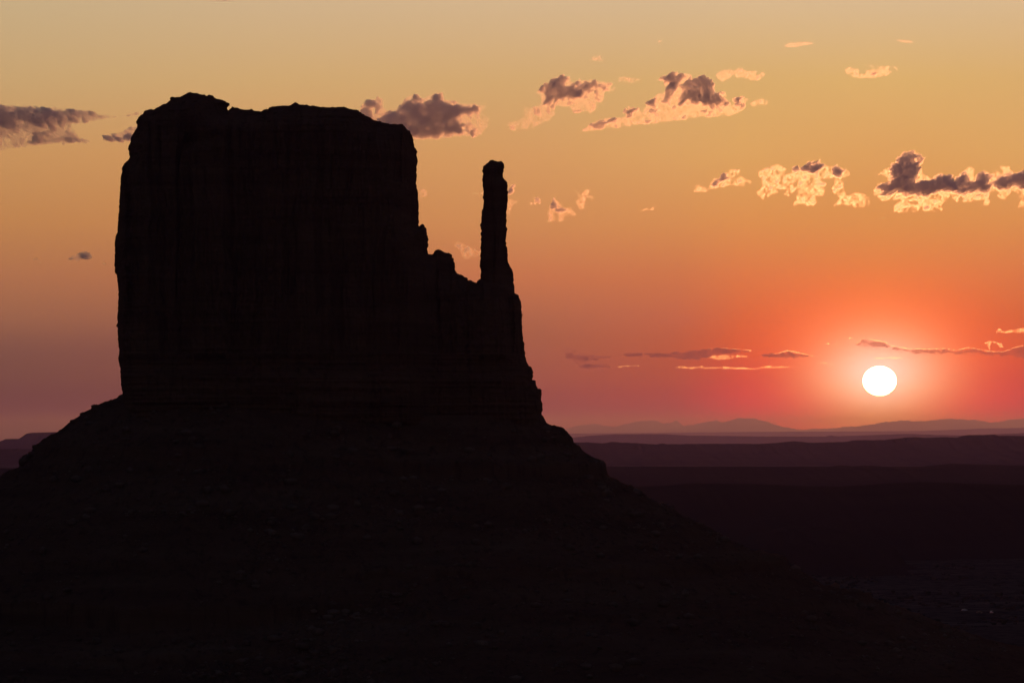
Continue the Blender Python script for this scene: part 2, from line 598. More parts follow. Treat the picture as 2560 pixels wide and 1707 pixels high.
# rubble skirt: profiles traced on both sides of the butte (distance from the cliff foot, height)
TL = [(309, 984), (298, 988.5), (291, 997), (264, 1009), (251, 1015), (236, 1018), (221, 1028), (209, 1039), (187, 1055), (167, 1068),
      (155, 1079), (136, 1087), (106, 1104), (93.5, 1112), (85, 1119), (79, 1140), (71, 1150), (60, 1154), (51, 1160), (49, 1170),
      (38, 1174.5), (21, 1182), (8, 1186), (2, 1196)]
TR = [(1356, 1039), (1359.7, 1047), (1365, 1057), (1381, 1067), (1408, 1075), (1418, 1085), (1431, 1098), (1433, 1110), (1448, 1118),
      (1453, 1128), (1469, 1137.5), (1492, 1149), (1508, 1153), (1515, 1159), (1516, 1180), (1523, 1194), (1543, 1200), (1556, 1210),
      (1581, 1220), (1589, 1230), (1612, 1238), (1638, 1256), (1663, 1270), (1684, 1275), (1691, 1284), (1712, 1294), (1762, 1313),
      (1784, 1328), (1821, 1350), (1864, 1370), (1905, 1383), (1952, 1388), (1962, 1397), (1970, 1416), (2000, 1430), (2029, 1452), (2053, 1467),
      (2102, 1474), (2160, 1486), (2172, 1500), (2230, 1520), (2330, 1555), (2440, 1590), (2560, 1622)]
rl = [(309 - x) * MPP for x, y in TL]
zl = [CAM_Z - (y - 1100) * MPP for x, y in TL]
rl += [80, 92, 104, 120, 122, 128, 146, 147, 160, 176, 179, 200, 240, 300, 380, 460]
zl += [100, 92, 83, 72.5, 69, 65, 53, 42, 36, 31, 27, 22, 13, 6, 1, -6]
rr_ = [(x - 1356) * MPP for x, y in TR] + [300, 360, 460]
zr_ = [CAM_Z - (y - 1100) * MPP for x, y in TR] + [11, 3, -6]
rl, zl, rr_, zr_ = map(np.array, (rl, zl, rr_, zr_))
SA, SB = np.array([-150.0, 2000.0]), np.array([-34.0, 2000.0])
RAD = 50.0


def talus_z(r, s, X, Y):
    """height of the skirt at distance r from the foot, s = angle parameter"""
    wob = 5.0 * fbm(X / 60, Y / 60, octaves=3, seed=70) * smooth((r - 18) / 50)
    side = np.abs(Y - 2000) / 60.0
    wob = wob * (0.25 + 0.75 * smooth(side))
    rw = np.maximum(r + wob, 0)
    t = smooth((X + 150) / 116.0)
    z = np.interp(rw, rl, zl) * (1 - t) + np.interp(rw, rr_, zr_) * t
    # gullies running down the slope, rubble, and crumbling ledges
    z = z + 2.2 * fbm(s * 7.0, r / 90.0, octaves=3, seed=81) * smooth(r / 40)
    z = z + 1.5 * fbm(X / 6, Y / 6, octaves=4, seed=85, rough=0.62) * smooth(r / 6)
    z = z + 0.5 * np.abs(fbm(X / 2.2, Y / 2.2, octaves=2, seed=88)) * smooth(r / 6)
    return z


nphi = 1100
tt = np.linspace(0, 1, nphi, endpoint=False)
# perimeter of the stadium, dense towards the camera
front = np.linspace(0, 1, 900)
per = []
Ls = SB[0] - SA[0]
tot = 2 * Ls + 2 * math.pi * 95
ts = np.concatenate([np.linspace(0, 1, 900, endpoint=False), 1 + np.linspace(0, 1, 260, endpoint=False)])


def stadium(u):
    """u 0..1 = front half (left tip, front, right tip), 1..2 = back half -> origin, normal"""
    u = np.asarray(u, float)
    back = u >= 1
    v = np.where(back, 2 - u, u)
    arc = 95 * math.pi / 2
    half = 2 * arc + Ls
    L = v * half
    ang = np.where(L < arc, L / arc * (math.pi / 2), np.where(L < arc + Ls, math.pi / 2, math.pi / 2 + (L - arc - Ls) / arc * (math.pi / 2)))
    ox = np.where(L < arc, SA[0], np.where(L < arc + Ls, SA[0] + (L - arc), SB[0]))
    nx = -np.cos(ang)
    ny = -np.sin(ang)
    ny = np.where(back, -ny, ny)
    return ox, nx, ny


ox, nx_, ny_ = stadium(ts)
rs = np.concatenate([np.linspace(-12, 0, 6, endpoint=False), np.arange(0, 190, 0.45), np.linspace(190, 300, 110, endpoint=False), np.linspace(300, 455, 40)])
R2, S2 = np.meshgrid(rs, np.arange(len(ts)), indexing='ij')
OX, NX, NY = ox[S2], nx_[S2], ny_[S2]
XX = OX + NX * (RAD + R2)
YY = 2000.0 + NY * (RAD + R2)
ZZ = talus_z(np.maximum(R2, 0), np.arctan2(NY, NX) * 2 + OX / 60.0, XX, YY)
V = np.stack([XX, YY, ZZ], -1).reshape(-1, 3)
butte_child(mesh_obj("talus_slope", V, grid_faces(len(rs), len(ts), wrap=True)[:, ::-1], MAT_TALUS))


def talus_at(x, y):
    cx = min(max(x, SA[0]), SB[0])
    dx_, dy_ = x - cx, y - 2000
    r = math.hypot(dx_, dy_) - RAD
    a = np.arctan2(dy_, dx_)
    return float(talus_z(np.array([max(r, 0)]), np.array([a * 2 + cx / 60.0]), np.array([float(x)]), np.array([float(y)]))[0])


# ------------------------------------------------------------------ desert floor and far land
def ground_z(x, y):
    x, y = np.asarray(x, float), np.asarray(y, float)
    g = 5.0 * fbm(x / 700, y / 500, octaves=4, seed=200) + 1.2 * fbm(x / 60, y / 60, octaves=3, seed=210)
    near = smooth((9000 - y) / 6000.0)
    return -7.0 + g * (0.3 + 0.7 * near)


gy = np.concatenate([np.linspace(-4000, 1300, 20, endpoint=False), np.linspace(1300, 5200, 420, endpoint=False),
                     np.geomspace(5200, 360000, 175)])
gxf = np.concatenate([-np.geomspace(900, 88000, 36)[::-1], np.linspace(-880, 1180, 300), np.geomspace(1210, 88000, 36)])
GX, GY = np.meshgrid(gxf, gy)
V = np.stack([GX, GY, ground_z(GX, GY)], -1).reshape(-1, 3)
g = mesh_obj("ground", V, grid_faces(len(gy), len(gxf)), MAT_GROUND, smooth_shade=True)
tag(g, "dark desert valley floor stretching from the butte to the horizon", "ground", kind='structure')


def ridge(name, label, D, depth, prof, rough, seed, x_lo, x_hi, n=900, cliff=0.35, m=34, soft=False, gully=0.12):
    """long landform whose skyline follows the profile (photograph x, y) at distance D"""
    px = np.linspace(x_lo, x_hi, n)
    P = np.array(prof, float)
    top = np.interp(px, P[:, 0], P[:, 1])
    top = top + rough * (fbm(px / 14.0, np.zeros_like(px), octaves=4, seed=seed, rough=0.65) + 0.7 * np.abs(fbm(px / 9.0 + 7, np.zeros_like(px), octaves=3, seed=seed + 9, rough=0.6)))
    X, Z = at(px, top, D)
    v = np.concatenate([np.linspace(-1, -0.05, m // 2), np.linspace(0, 1, m // 2)])
    shape = np.where(v < 0, np.where(v < -cliff, (1 + v) / (1 - cliff) * 0.55, 0.55 + 0.45 * smooth((v + cliff) / cliff)), 1 - 0.9 * smooth(v))
    if soft:
        shape = np.where(v < 0, smooth(1 + v), shape)
    VX = X[None, :] * np.ones((m, 1))
    gul = fbm(px[None, :] / 40.0, v[:, None] * 2.0, octaves=3, seed=seed + 3)
    VY = D + v[:, None] * depth + gul * depth * gully
    ZZ = -30 + (Z[None, :] + 30) * shape[:, None]
    VX = np.broadcast_to(VX, ZZ.shape)
    # keep the crest on the traced skyline
    ci = m // 2
    VY[ci] = D
    V = np.stack([VX, VY, ZZ], -1).reshape(-1, 3)
    o = mesh_obj(name, V, grid_faces(m, n), MAT_HILL, smooth_shade=True)
    return tag(o, label, name.replace('_', ' ') if not name.startswith('hills') else 'hills', kind='structure')


ridge("mountains", "pale jagged mountain range fading into the glow on the horizon", 340000, 9000,
      [(-1500, 1106), (900, 1106), (1250, 1082), (1411, 1073), (1440, 1064), (1473, 1058.5), (1495, 1060), (1534, 1067), (1579, 1056), (1590, 1051), (1640, 1051), (1657, 1058),
       (1676, 1056), (1690, 1050), (1712, 1064), (1740, 1058.5), (1790, 1050), (1807, 1055), (1840, 1045), (1885, 1045), (1913, 1053),
       (1946, 1064), (1991, 1073), (2062, 1071), (2150, 1064), (2215, 1054), (2266, 1050), (2317, 1052), (2368, 1046), (2432, 1049), (2470, 1054),
       (2508, 1053), (2521, 1048), (2560, 1045), (3400, 1050), (4500, 1070)], 2.6, 300, -1200, 4300, 2600, cliff=0.8)
ridge("low_range", "faint low range in front of the pale mountains", 170000, 6000,
      [(-1500, 1107), (900, 1106), (1250, 1085), (1900, 1079), (2300, 1077), (2450, 1071), (2560, 1069), (4500, 1080)], 0.5, 310, -1200, 4300, 900, cliff=0.8)
ridge("plateau", "long level mauve plateau below the setting sun", 80000, 5000,
      [(-1500, 1109), (900, 1107), (1250, 1096), (1434, 1093), (1472, 1089), (1538, 1085), (1658, 1084.5), (1722, 1088), (1900, 1090.5), (2068, 1090.5),
       (2077, 1088), (2096, 1090), (2152, 1088), (2265, 1084), (2321, 1086), (2405, 1088), (2560, 1082), (3500, 1084), (4500, 1090)], 0.5, 320, -1200, 4300, 1100, cliff=0.5)
ridge("mesa", "broad dark purple mesa with small rim bumps across the middle distance", 24000, 3500,
      [(-1500, 1128), (500, 1120), (1250, 1108), (1432, 1106), (1467, 1105), (1505, 1107.7), (1530, 1104), (1556, 1105.6), (1607, 1108), (1645, 1110.7),
       (1658, 1108), (1671, 1110), (1747, 1108.7), (1900, 1109), (1942, 1107), (1984, 1102), (2026, 1106), (2110, 1104.5), (2152, 1099.5),
       (2223, 1099.5), (2284, 1092), (2321, 1094), (2363, 1092), (2408, 1094.7), (2419, 1087), (2450, 1087), (2464, 1092), (2471, 1092),
       (2474, 1087), (2488, 1086), (2495, 1089), (2560, 1089), (3500, 1095), (4500, 1110)], 0.7, 330, -1200, 4300, 1300, cliff=0.3)
ridge("hills", "near-black low hills along the far side of the valley", 10500, 2600,
      [(-1500, 1185), (0, 1170), (1300, 1166), (1515, 1165.5), (1900, 1166), (2096, 1166), (2108, 1163.5), (2124, 1164), (2138, 1166), (2180, 1163), (2209, 1166),
       (2321, 1166), (2391, 1159), (2461, 1160.6), (2560, 1163.5), (4500, 1175)], 0.6, 340, -1200, 4300, 900, soft=True, gully=0.02)
ridge("rise", "near-black gentle rise of ground in the valley below the purple mesa", 5600, 1700,
      [(-1500, 1240), (0, 1230), (1400, 1222), (1584, 1216.6), (1658, 1215), (1747, 1207.6), (1900, 1210), (2012, 1215), (2110, 1216), (2180, 1212.6), (2237, 1208),
       (2321, 1205), (2377, 1206), (2433, 1209), (2560, 1212), (4500, 1225)], 0.5, 350, -1200, 4300, 900, soft=True, gully=0.012)
# slate-blue table mesa behind the left foot of the butte
ridge("table_mesa", "slate blue flat-topped mesa behind the left foot of the butte", 38000, 3500,
      [(-1500, 1130), (-400, 1120), (-60, 1108), (0, 1103), (14, 1097), (28, 1096.5), (55, 1097), (62, 1092), (72, 1083), (80, 1081.5), (110, 1080.5),
       (170, 1078.5), (420, 1078), (520, 1095), (900, 1120)], 0.4, 360, -1200, 900, 900, cliff=0.35)


def mound(name, label, px, py, D, halfw, halfd, seed, cat):
    X0, Z0 = at(px, py, D)
    zb = float(ground_z(X0, D)) - 3
    n = 90
    u, v = np.meshgrid(np.linspace(-1.2, 1.2, n * 2), np.linspace(-1.2, 1.2, n))
    rr2 = np.hypot(u + 0.15 * fbm(u * 2, v * 2, seed=seed), v)
    k = smooth(1 - rr2) * 0.75 + 0.25 * smooth((0.75 - rr2) / 0.15)
    z = zb + (Z0 - zb) * k * (1 + 0.12 * fbm(u * 5, v * 5, octaves=4, seed=seed + 1)) - 4 * smooth((rr2 - 1) / 0.2)
    V = np.stack([X0 + u * halfw, D + v * halfd, z], -1).reshape(-1, 3)
    o = mesh_obj(name, V, grid_faces(n, n * 2), MAT_HILL, smooth_shade=True)
    return tag(o, label, cat, kind='structure')


mound("hill", "low dark rounded hill on the valley floor beyond the right slope", 1995, 1319, 4200, 150, 260, 400, "hill")


# ------------------------------------------------------------------ loose boulders, shrubs
def blob_template(seed, sub=1, squash=0.7):
    import bmesh
    bm = bmesh.new()
    bmesh.ops.create_icosphere(bm, subdivisions=sub, radius=1.0)
    rng = random.Random(seed)
    for v in bm.verts:
        k = 0.72 + 0.5 * rng.random()
        v.co = Vector((v.co.x * k, v.co.y * k, v.co.z * k * squash))
    vs = np.array([v.co[:] for v in bm.verts])
    fs = np.array([[v.index for v in f.verts] for f in bm.faces])
    bm.free()
    return vs, fs


def scatter_mesh(name, items, templates, mat):
    Vs, Fs, base = [], [], 0
    for k, (x, y, z, s, a, sx) in enumerate(items):
        vs, fs = templates[k % len(templates)]
        c, sn = math.cos(a), math.sin(a)
        vx = vs[:, 0] * s * sx
        vy = vs[:, 1] * s
        Vs.append(np.stack([x + vx * c - vy * sn, y + vx * sn + vy * c, z + vs[:, 2] * s], -1))
        Fs.append(fs + base)
        base += len(vs)
    return mesh_obj(name, np.concatenate(Vs), np.concatenate(Fs), mat)


rng = np.random.default_rng(5)
N = 9000
us = rng.random(N) * 1.0
ox, nx_, ny_ = stadium(us)
rv = 6 + 240 * rng.random(N) ** 0.8
bx = ox + nx_ * (RAD + rv)
by = 2000 + ny_ * (RAD + rv)
clump = fbm(bx / 22, by / 22, octaves=2, seed=500)
keepm = clump > -0.12
bx, by, rv, us = bx[keepm], by[keepm], rv[keepm], us[keepm]
ox, nx_, ny_ = ox[keepm], nx_[keepm], ny_[keepm]
bz = talus_z(rv, np.arctan2(ny_, nx_) * 2 + ox / 60.0, bx, by)
sz = np.minimum(0.3 + 0.5 * rng.pareto(2.1, len(bx)), 3.0)
items = [(bx[i], by[i], bz[i] + sz[i] * 0.2, sz[i], rng.random() * 6.28, 0.8 + 0.8 * rng.random()) for i in range(len(bx))]
tmpl = [blob_template(s) for s in range(12)]
o = scatter_mesh("talus_boulders", items, tmpl, MAT_RIM)
tag(o, "countless loose boulders strewn over the rubble skirt of the butte", "boulders", kind='stuff')

big = [(60, 1158, -190, 'squared boulder on the skyline of the left rubble slope', 3.0),
       (236, 1021, -60, 'small boulder perched on the skyline just below the left cliff foot', 1.9),
       (520, 1229, 0, 'pale lone boulder on the rubble slope below the left half of the cliff', 2.4)]
for (px, py, dyy, lab, s) in big:
    # walk along the view ray until it meets the skirt
    best = None
    for Y in np.arange(1750, 2060, 1.0):
        X, Z = at(px, py, Y)
        if float(Z) <= talus_at(float(X), Y) + 0.3:
            best = (float(X), Y, float(Z))
            break
    if best is None:
        X, Z = at(px, py, 2000.0)
        best = (float(X), 2000.0, talus_at(float(X), 2000.0))
    vs, fs = blob_template(77 + px, 2, 0.8)
    o = mesh_obj("boulder", vs * s, fs, MAT_RIM)
    o.location = (best[0], best[1], best[2] + s * 0.25)
    tag(o, lab, "boulder", group="large boulders on the rubble slope")


def shrub_material():
    m, t = make_mat("sagebrush_leaves")
    geo = t.n('ShaderNodeNewGeometry')
    nf = t.noise(geo.outputs['Position'], 0.4, 3, 0.6)
    col = t.ramp(nf, [(0.3, (0.03, 0.032, 0.022)), (0.7, (0.05, 0.05, 0.036))])
    bs = principled(t, col)
    o = t.n('ShaderNodeOutputMaterial')
    t.set(o.inputs[0], bs.outputs[0])
    return m


MAT_SHRUB = shrub_material()
N = 9000
sy = 1750 + 3300 * rng.random(N) ** 1.3
sx = (rng.random(N) * 0.15 + 0.0) * sy * 1.05
rr3 = np.hypot(sx - np.clip(sx, SA[0], SB[0]), sy - 2000) - RAD
m_ = (rr3 > 330) & (fbm(sx / 90, sy / 140, octaves=3, seed=520) > -0.1)
sx, sy = sx[m_], sy[m_]
szs = 0.7 + 1.6 * rng.random(len(sx)) ** 2
gz = ground_z(sx, sy)
items = [(sx[i], sy[i], gz[i] + szs[i] * 0.35, szs[i], rng.random() * 6.28, 1 + rng.random()) for i in range(len(sx))]
o = scatter_mesh("desert_shrubs", items, tmpl, MAT_SHRUB)
tag(o, "scattered sagebrush covering the valley floor at lower right", "shrubs", kind='stuff')


# ------------------------------------------------------------------ vehicles far down on the valley floor
def plain(name, col, rough=0.4, metal=0.0, emit=None):
    m, t = make_mat(name)
    nf = t.noise(None, 6.0, 3, 0.6)
    c = t.mix(nf, (*[v * 0.85 for v in col], 1), (*col, 1))
    bs = principled(t, c, rough, 0.5)
    bs.inputs['Metallic'].default_value = metal
    if emit:
        bs.inputs['Emission Color'].default_value = (*emit[0], 1)
        bs.inputs['Emission Strength'].default_value = emit[1]
    o = t.n('ShaderNodeOutputMaterial')
    t.set(o.inputs[0], bs.outputs[0])
    return m


M_WHITE = plain("white_car_paint", (0.8, 0.8, 0.82), 0.3)
M_DARK = plain("dark_car_paint", (0.03, 0.03, 0.035), 0.3)
M_GLASS = plain("car_glass", (0.02, 0.02, 0.025), 0.08)
M_TYRE = plain("tyre_rubber", (0.02, 0.02, 0.02), 0.9)
M_RIM = plain("wheel_metal", (0.4, 0.4, 0.42), 0.35, 1.0)
M_LAMP = plain("tail_lamp_red", (0.5, 0.02, 0.01), 0.3, 0.0, ((1.0, 0.12, 0.08), 0.5))


def prism(name, outline, y0, y1, mat, parent, inset=0.0):
    n = len(outline)
    vs = [(x, y0 + (inset if z > 1.0 else 0), z) for x, z in outline] + [(x, y1 - (inset if z > 1.0 else 0), z) for x, z in outline]
    fs = [list(range(n))[::-1], list(range(n, 2 * n))] + [[i, (i + 1) % n, n + (i + 1) % n, n + i] for i in range(n)]
    o = mesh_obj(name, vs, fs, mat, parent)
    return o


def wheel(parent, x, y):
    import bmesh
    bm = bmesh.new()
    bmesh.ops.create_cone(bm, cap_ends=True, segments=20, radius1=0.36, radius2=0.36, depth=0.24)
    me = bpy.data.meshes.new("wheel")
    bm.to_mesh(me)
    bm.free()
    me.materials.append(M_TYRE)
    o = bpy.data.objects.new("wheel", me)
    COL.objects.link(o)
    o.parent = parent
    o.location = (x, y, 0.36)
    o.rotation_euler = (math.pi / 2, 0, 0)
    bm = bmesh.new()
    bmesh.ops.create_cone(bm, cap_ends=True, segments=16, radius1=0.2, radius2=0.2, depth=0.26)
    me = bpy.data.meshes.new("rim")
    bm.to_mesh(me)
    bm.free()
    me.materials.append(M_RIM)
    r = bpy.data.objects.new("rim", me)
    COL.objects.link(r)
    r.parent = o


def car(label, px, py, paint, van, rz):
    Y = 2950.0
    for _ in range(30):
        X, Z = at(px, py, Y)
        Y = Y + (float(Z) - float(ground_z(float(X), Y))) * F_PX / (py - 1100) * 0.8
    X, Z = at(px, py, Y)
    root = empty("parked_car", (float(X), Y, float(ground_z(float(X), Y))), rz)
    tag(root, label, "car", group="cars parked on the valley floor")
    h = 1.95 if van else 1.5
    body = [(-2.2, 0.35), (2.15, 0.35), (2.25, 0.55), (2.2, 0.95), (-2.2, 1.0), (-2.25, 0.6)]
    prism("body", body, -0.9, 0.9, paint, root)
    if van:
        top = [(-2.1, 0.998), (1.35, 0.955), (0.75, h), (-2.0, h)]
    else:
        top = [(-1.75, 0.995), (1.15, 0.96), (0.45, h), (-1.0, h)]
    prism("cabin", top, -0.82, 0.82, paint, root, 0.08)
    cx0, cx1 = top[0][0] + 0.28, top[1][0] - 0.42
    win = [(cx0, 1.08), (cx1, 1.06), (top[2][0] - 0.12, h - 0.12), (top[3][0] + 0.12, h - 0.12)]
    for sy_ in (-1, 1):
        vs = [(x, sy_ * (0.83 if z < 1.2 else 0.75), z) for x, z in win] + [(x, sy_ * (0.70 if z < 1.2 else 0.66), z) for x, z in win]
        mesh_obj("window", vs, [[0, 1, 2, 3], [7, 6, 5, 4], [0, 4, 5, 1], [1, 5, 6, 2], [2, 6, 7, 3], [3, 7, 4, 0]], M_GLASS, root)
    for x in (-1.4, 1.4):
        for y in (-0.83, 0.83):
            wheel(root, x, y)
    for y in (-0.7, 0.7):
        prism("tail_lamp", [(-2.29, 0.72), (-2.17, 0.72), (-2.17, 0.92), (-2.29, 0.92)], y - 0.12, y + 0.12, M_LAMP, root)
    return root


car("pale parked car farther left on the dark valley floor at lower right", 2411, 1526, M_WHITE, False, 0.25)
car("dark parked car between the two pale cars on the valley floor", 2449, 1532, M_DARK, False, 0.1)
car("pale parked van with reddish tail lamps, rightmost on the valley floor", 2479, 1532, M_WHITE, True, 1.2)


# ------------------------------------------------------------------ clouds
def C(ox, oy, s, pts):
    return [(ox + x * s, oy + y * s) for x, y in pts]


def drop_islands(h, frac):
    """connected pieces, largest first, without scraps smaller than frac of the largest"""
    def corners(m):
        return m[:-1, :-1].astype(int) + m[1:, :-1] + m[:-1, 1:] + m[1:, 1:]

    def cells_of(m):
        """cells that will carry volume: all corners inside the cloud, not all of them on its rim"""
        c = corners(m) == 4
        used = np.zeros(m.shape, int)
        used[:-1, :-1] += c
        used[1:, :-1] += c
        used[:-1, 1:] += c
        used[1:, 1:] += c
        return c & (corners(used == 4) > 0)

    def verts_of(c):
        v = np.zeros((c.shape[0] + 1, c.shape[1] + 1), bool)
        v[:-1, :-1] |= c
        v[1:, :-1] |= c
        v[:-1, 1:] |= c
        v[1:, 1:] |= c
        return v
    mask = h > 0
    for _ in range(6):
        c = cells_of(mask)
        mask = verts_of(c)
    m = cells_of(mask)
    if not m.any():
        return []
    lab = np.where(m, np.arange(1, m.size + 1).reshape(m.shape), 0)
    for _ in range(4000):
        old = lab.copy()
        for ax in (0, 1):
            for rev in (False, True):
                a = np.flip(lab, ax) if rev else lab
                mm = np.flip(m, ax) if rev else m
                if ax == 0:
                    for i in range(1, a.shape[0]):
                        a[i] = np.where(mm[i] & mm[i - 1], np.maximum(a[i], a[i - 1]), a[i])
                else:
                    for i in range(1, a.shape[1]):
                        a[:, i] = np.where(mm[:, i] & mm[:, i - 1], np.maximum(a[:, i], a[:, i - 1]), a[:, i])
        if (lab == old).all():
            break
    ids, cnt = np.unique(lab[m], return_counts=True)
    keep = [i for c_, i in sorted(zip(cnt, ids), reverse=True) if c_ >= max(frac * cnt.max(), 4)]
    return [np.where(verts_of(lab == i), h, -1) for i in keep[:60]]


def cloud(label, D, cores, veils, dens=1.0, Hc=70, Hv=9.0, wc=26.0, step=1.5, seed=0, lace=0.0, nscale=13.0, edge=4.0,
          group="dusk clouds", vnx=1.0, cat="cloud", multi=0.03, clump=11.0, grow=0.5, fwd=None):
    allp = [p for poly in cores + veils for p in poly]
    P = np.array(allp)
    x0, y0 = P.min(0) - 16
    x1, y1 = P.max(0) + 16
    step = min(step, max(0.45, math.hypot(x1 - x0 - 32, y1 - y0 - 32) / 60))
    PX, PY = np.meshgrid(np.arange(x0, x1, step), np.arange(y0, y1, step))
    mpp = D / F_PX
    wx = PX + 7 * fbm(PX / (28 * vnx), PY / 28, octaves=2, seed=seed + 1)
    wy = PY + 5 * fbm(PX / (28 * vnx) + 40, PY / 28, octaves=2, seed=seed + 2)
    n1 = fbm(wx / (nscale * vnx), wy / nscale, octaves=5, seed=seed + 3, rough=0.58)
    billow = 1 - 2 * np.abs(fbm(wx / (nscale * 1.3 * vnx), wy / (nscale * 1.3), octaves=4, seed=seed + 5, rough=0.6))
    lump = np.clip(fbm(wx / (nscale * 1.1 * vnx) + 71, wy / (nscale * 0.9) + 13, octaves=4, seed=seed + 6, rough=0.6) - 0.08, 0, 1) ** 1.3
    n2 = fbm(wx / (nscale * 0.45 * vnx) + 5, wy / (nscale * 0.45), octaves=4, seed=seed + 4, rough=0.6)
    h = np.zeros_like(PX)
    dmax = np.full_like(PX, -99.0)
    for poly in cores:
        d = poly_sdf(PX, PY, poly)
        dmax = np.maximum(dmax, d)
        d = d + edge * grow + edge * (2.6 * n1 + 2.2 * n2 + 1.1 * (billow - 0.35))
        h = np.maximum(h, CORE_K * Hc * np.clip(d / (wc * CORE_W), 0, 1) ** 1.5 * (1 + 0.5 * n1 + 0.3 * n2))
    near = 1.3 * np.exp(-np.maximum(-dmax, 0) / (edge * 1.8))
    for poly in veils:
        d = poly_sdf(PX, PY, poly)
        v = smooth(d / (edge * 2.4) + 0.3 * n1) * np.clip(VEIL_A + VEIL_N * n1 + 0.7 * n2 - lace + 0.25 * near, 0, 1.4) ** 1.4
        hv = VEIL_K * Hv * v * (0.7 + 0.4 * np.clip(billow, 0, 1) + clump * lump) * (1 + near)
        h = np.maximum(h, hv)
    mid = 14 * fbm(PX / 50, PY / 50, octaves=2, seed=seed + 7) + 0.4 * (PY - (y0 + y1) / 2)
    nf_ = 1 + 0.25 * fbm(PX / 9, PY / 9, octaves=3, seed=seed + 8)
    nb_ = 1 + 0.25 * fbm(PX / 9 + 30, PY / 9, octaves=3, seed=seed + 9)
    mat = cloud_mat(round(dens * 0.016 * 30000.0 / D, 6), fwd if fwd is not None else (0.68 if D < 60000 else 0.55))
    o = None
    for piece in drop_islands(np.where(h > 0.05, h, -1), multi):
        q = shell("cloud" if o is None else "detached_wisp", PX, PY, piece * nf_, np.maximum(piece, 0) * nb_, float(D), mpp, mat,
                  parent=o, smooth_shade=True, yoff=mid)
        o = o or q
    if o is not None:
        tag(o, label, cat, group)
    return o


CORE_K, CORE_W, VEIL_K, VEIL_A, VEIL_N = 1.25, 0.7, 0.27, 0.72, 1.5
G1 = "purple and orange clouds across the upper sky"
G2 = "thin bright-rimmed streak clouds around the sun"
G3 = "small wisps of orange cloud"
s = 0.15306
cloud("long flat purple cloud at the left edge with orange underside", 30000,
      [C(0, 230, s, [(-500, 300), (-200, 240), (0, 240), (250, 285), (370, 310), (420, 240), (570, 245), (590, 300), (780, 262), (900, 268), (1040, 320), (1250, 345),
                     (1420, 315), (1560, 345), (1500, 390), (1230, 420), (1050, 500), (780, 520), (650, 565), (450, 570), (300, 560), (150, 640), (0, 660), (-400, 640)]),
       C(0, 230, s, [(740, 825), (800, 785), (1000, 765), (1100, 720), (1180, 705), (1270, 770), (1400, 785), (1390, 812), (1130, 802), (950, 825)]),
       C(0, 230, s, [(560, 600), (620, 610), (610, 720), (575, 750)])],
      [C(0, 230, s, [(-500, 200), (0, 215), (600, 250), (1500, 300), (1650, 360), (1950, 400), (1900, 440), (1500, 500), (1200, 560), (1250, 640), (1300, 730), (1480, 780), (1450, 830),
                     (1200, 830), (900, 850), (400, 905), (0, 955), (-500, 990)])],
      seed=11, Hc=42, Hv=26, lace=-0.7, group=G1, wc=24, dens=1.0)
cloud("short dark cloud bar touching the left shoulder of the butte", 30000,
      [C(0, 230, s, [(1690, 785), (1700, 720), (1950, 745), (2150, 700), (2350, 690), (2350, 780), (1900, 800)])],
      [C(0, 230, s, [(1640, 800), (1700, 700), (2000, 640), (2130, 560), (2350, 560), (2350, 805), (1800, 820)])],
      seed=15, Hc=50, Hv=22, lace=-0.6, wc=9, group=G1, edge=2.5)
cloud("faint orange wisp just left of the butte's shoulder", 30000, [], [C(0, 230, s, [(1950, 400), (2100, 340), (2350, 320), (2350, 370), (2100, 410)])],
      seed=17, Hv=24, lace=-0.2, group=G3, edge=2.5)
s = 0.17007
cloud("large dense purple cloud resting behind the butte's right shoulder", 28000,
      [C(860, 200, s, [(560, 520), (700, 470), (770, 470), (790, 400), (900, 300), (1000, 280), (1040, 215), (1080, 220), (1120, 310), (1200, 290), (1280, 280), (1330, 225), (1450, 210),
                       (1470, 330), (1560, 320), (1620, 360), (1740, 370), (1850, 400), (1920, 360), (1980, 400), (1970, 470), (1850, 510), (1750, 520), (1720, 620), (1790, 680), (1900, 720), (2000, 790),
                       (1900, 820), (1600, 800), (1400, 850), (1150, 860), (900, 860), (600, 820), (400, 700)])],
      [C(860, 200, s, [(540, 480), (660, 440), (760, 420), (900, 270), (1040, 195), (1110, 260), (1200, 250), (1330, 190), (1470, 190), (1490, 310), (1600, 300), (1750, 340), (1930, 350), (2190, 380),
                       (2050, 470), (2160, 560), (2130, 690), (2040, 800), (1950, 840), (1600, 840), (1400, 880), (1000, 880), (560, 860)])],
      seed=21, Hc=46, lace=-0.4, Hv=11, wc=17, group=G1, edge=3.0)
cloud("small purple puff with glowing top peeking over the butte's sloping right shoulder", 28500,
      [C(860, 200, s, [(240, 440), (340, 320), (400, 290), (470, 310), (490, 250), (530, 290), (570, 390), (500, 430), (440, 440), (450, 560), (400, 640), (200, 560)])],
      [C(860, 200, s, [(220, 480), (240, 380), (390, 285), (460, 280), (480, 225), (600, 290), (590, 400), (640, 440), (670, 500), (520, 600), (440, 640), (250, 600)])],
      seed=25, Hc=40, lace=-0.3, Hv=14, wc=14, group=G1, edge=3.0)
s = 0.15306
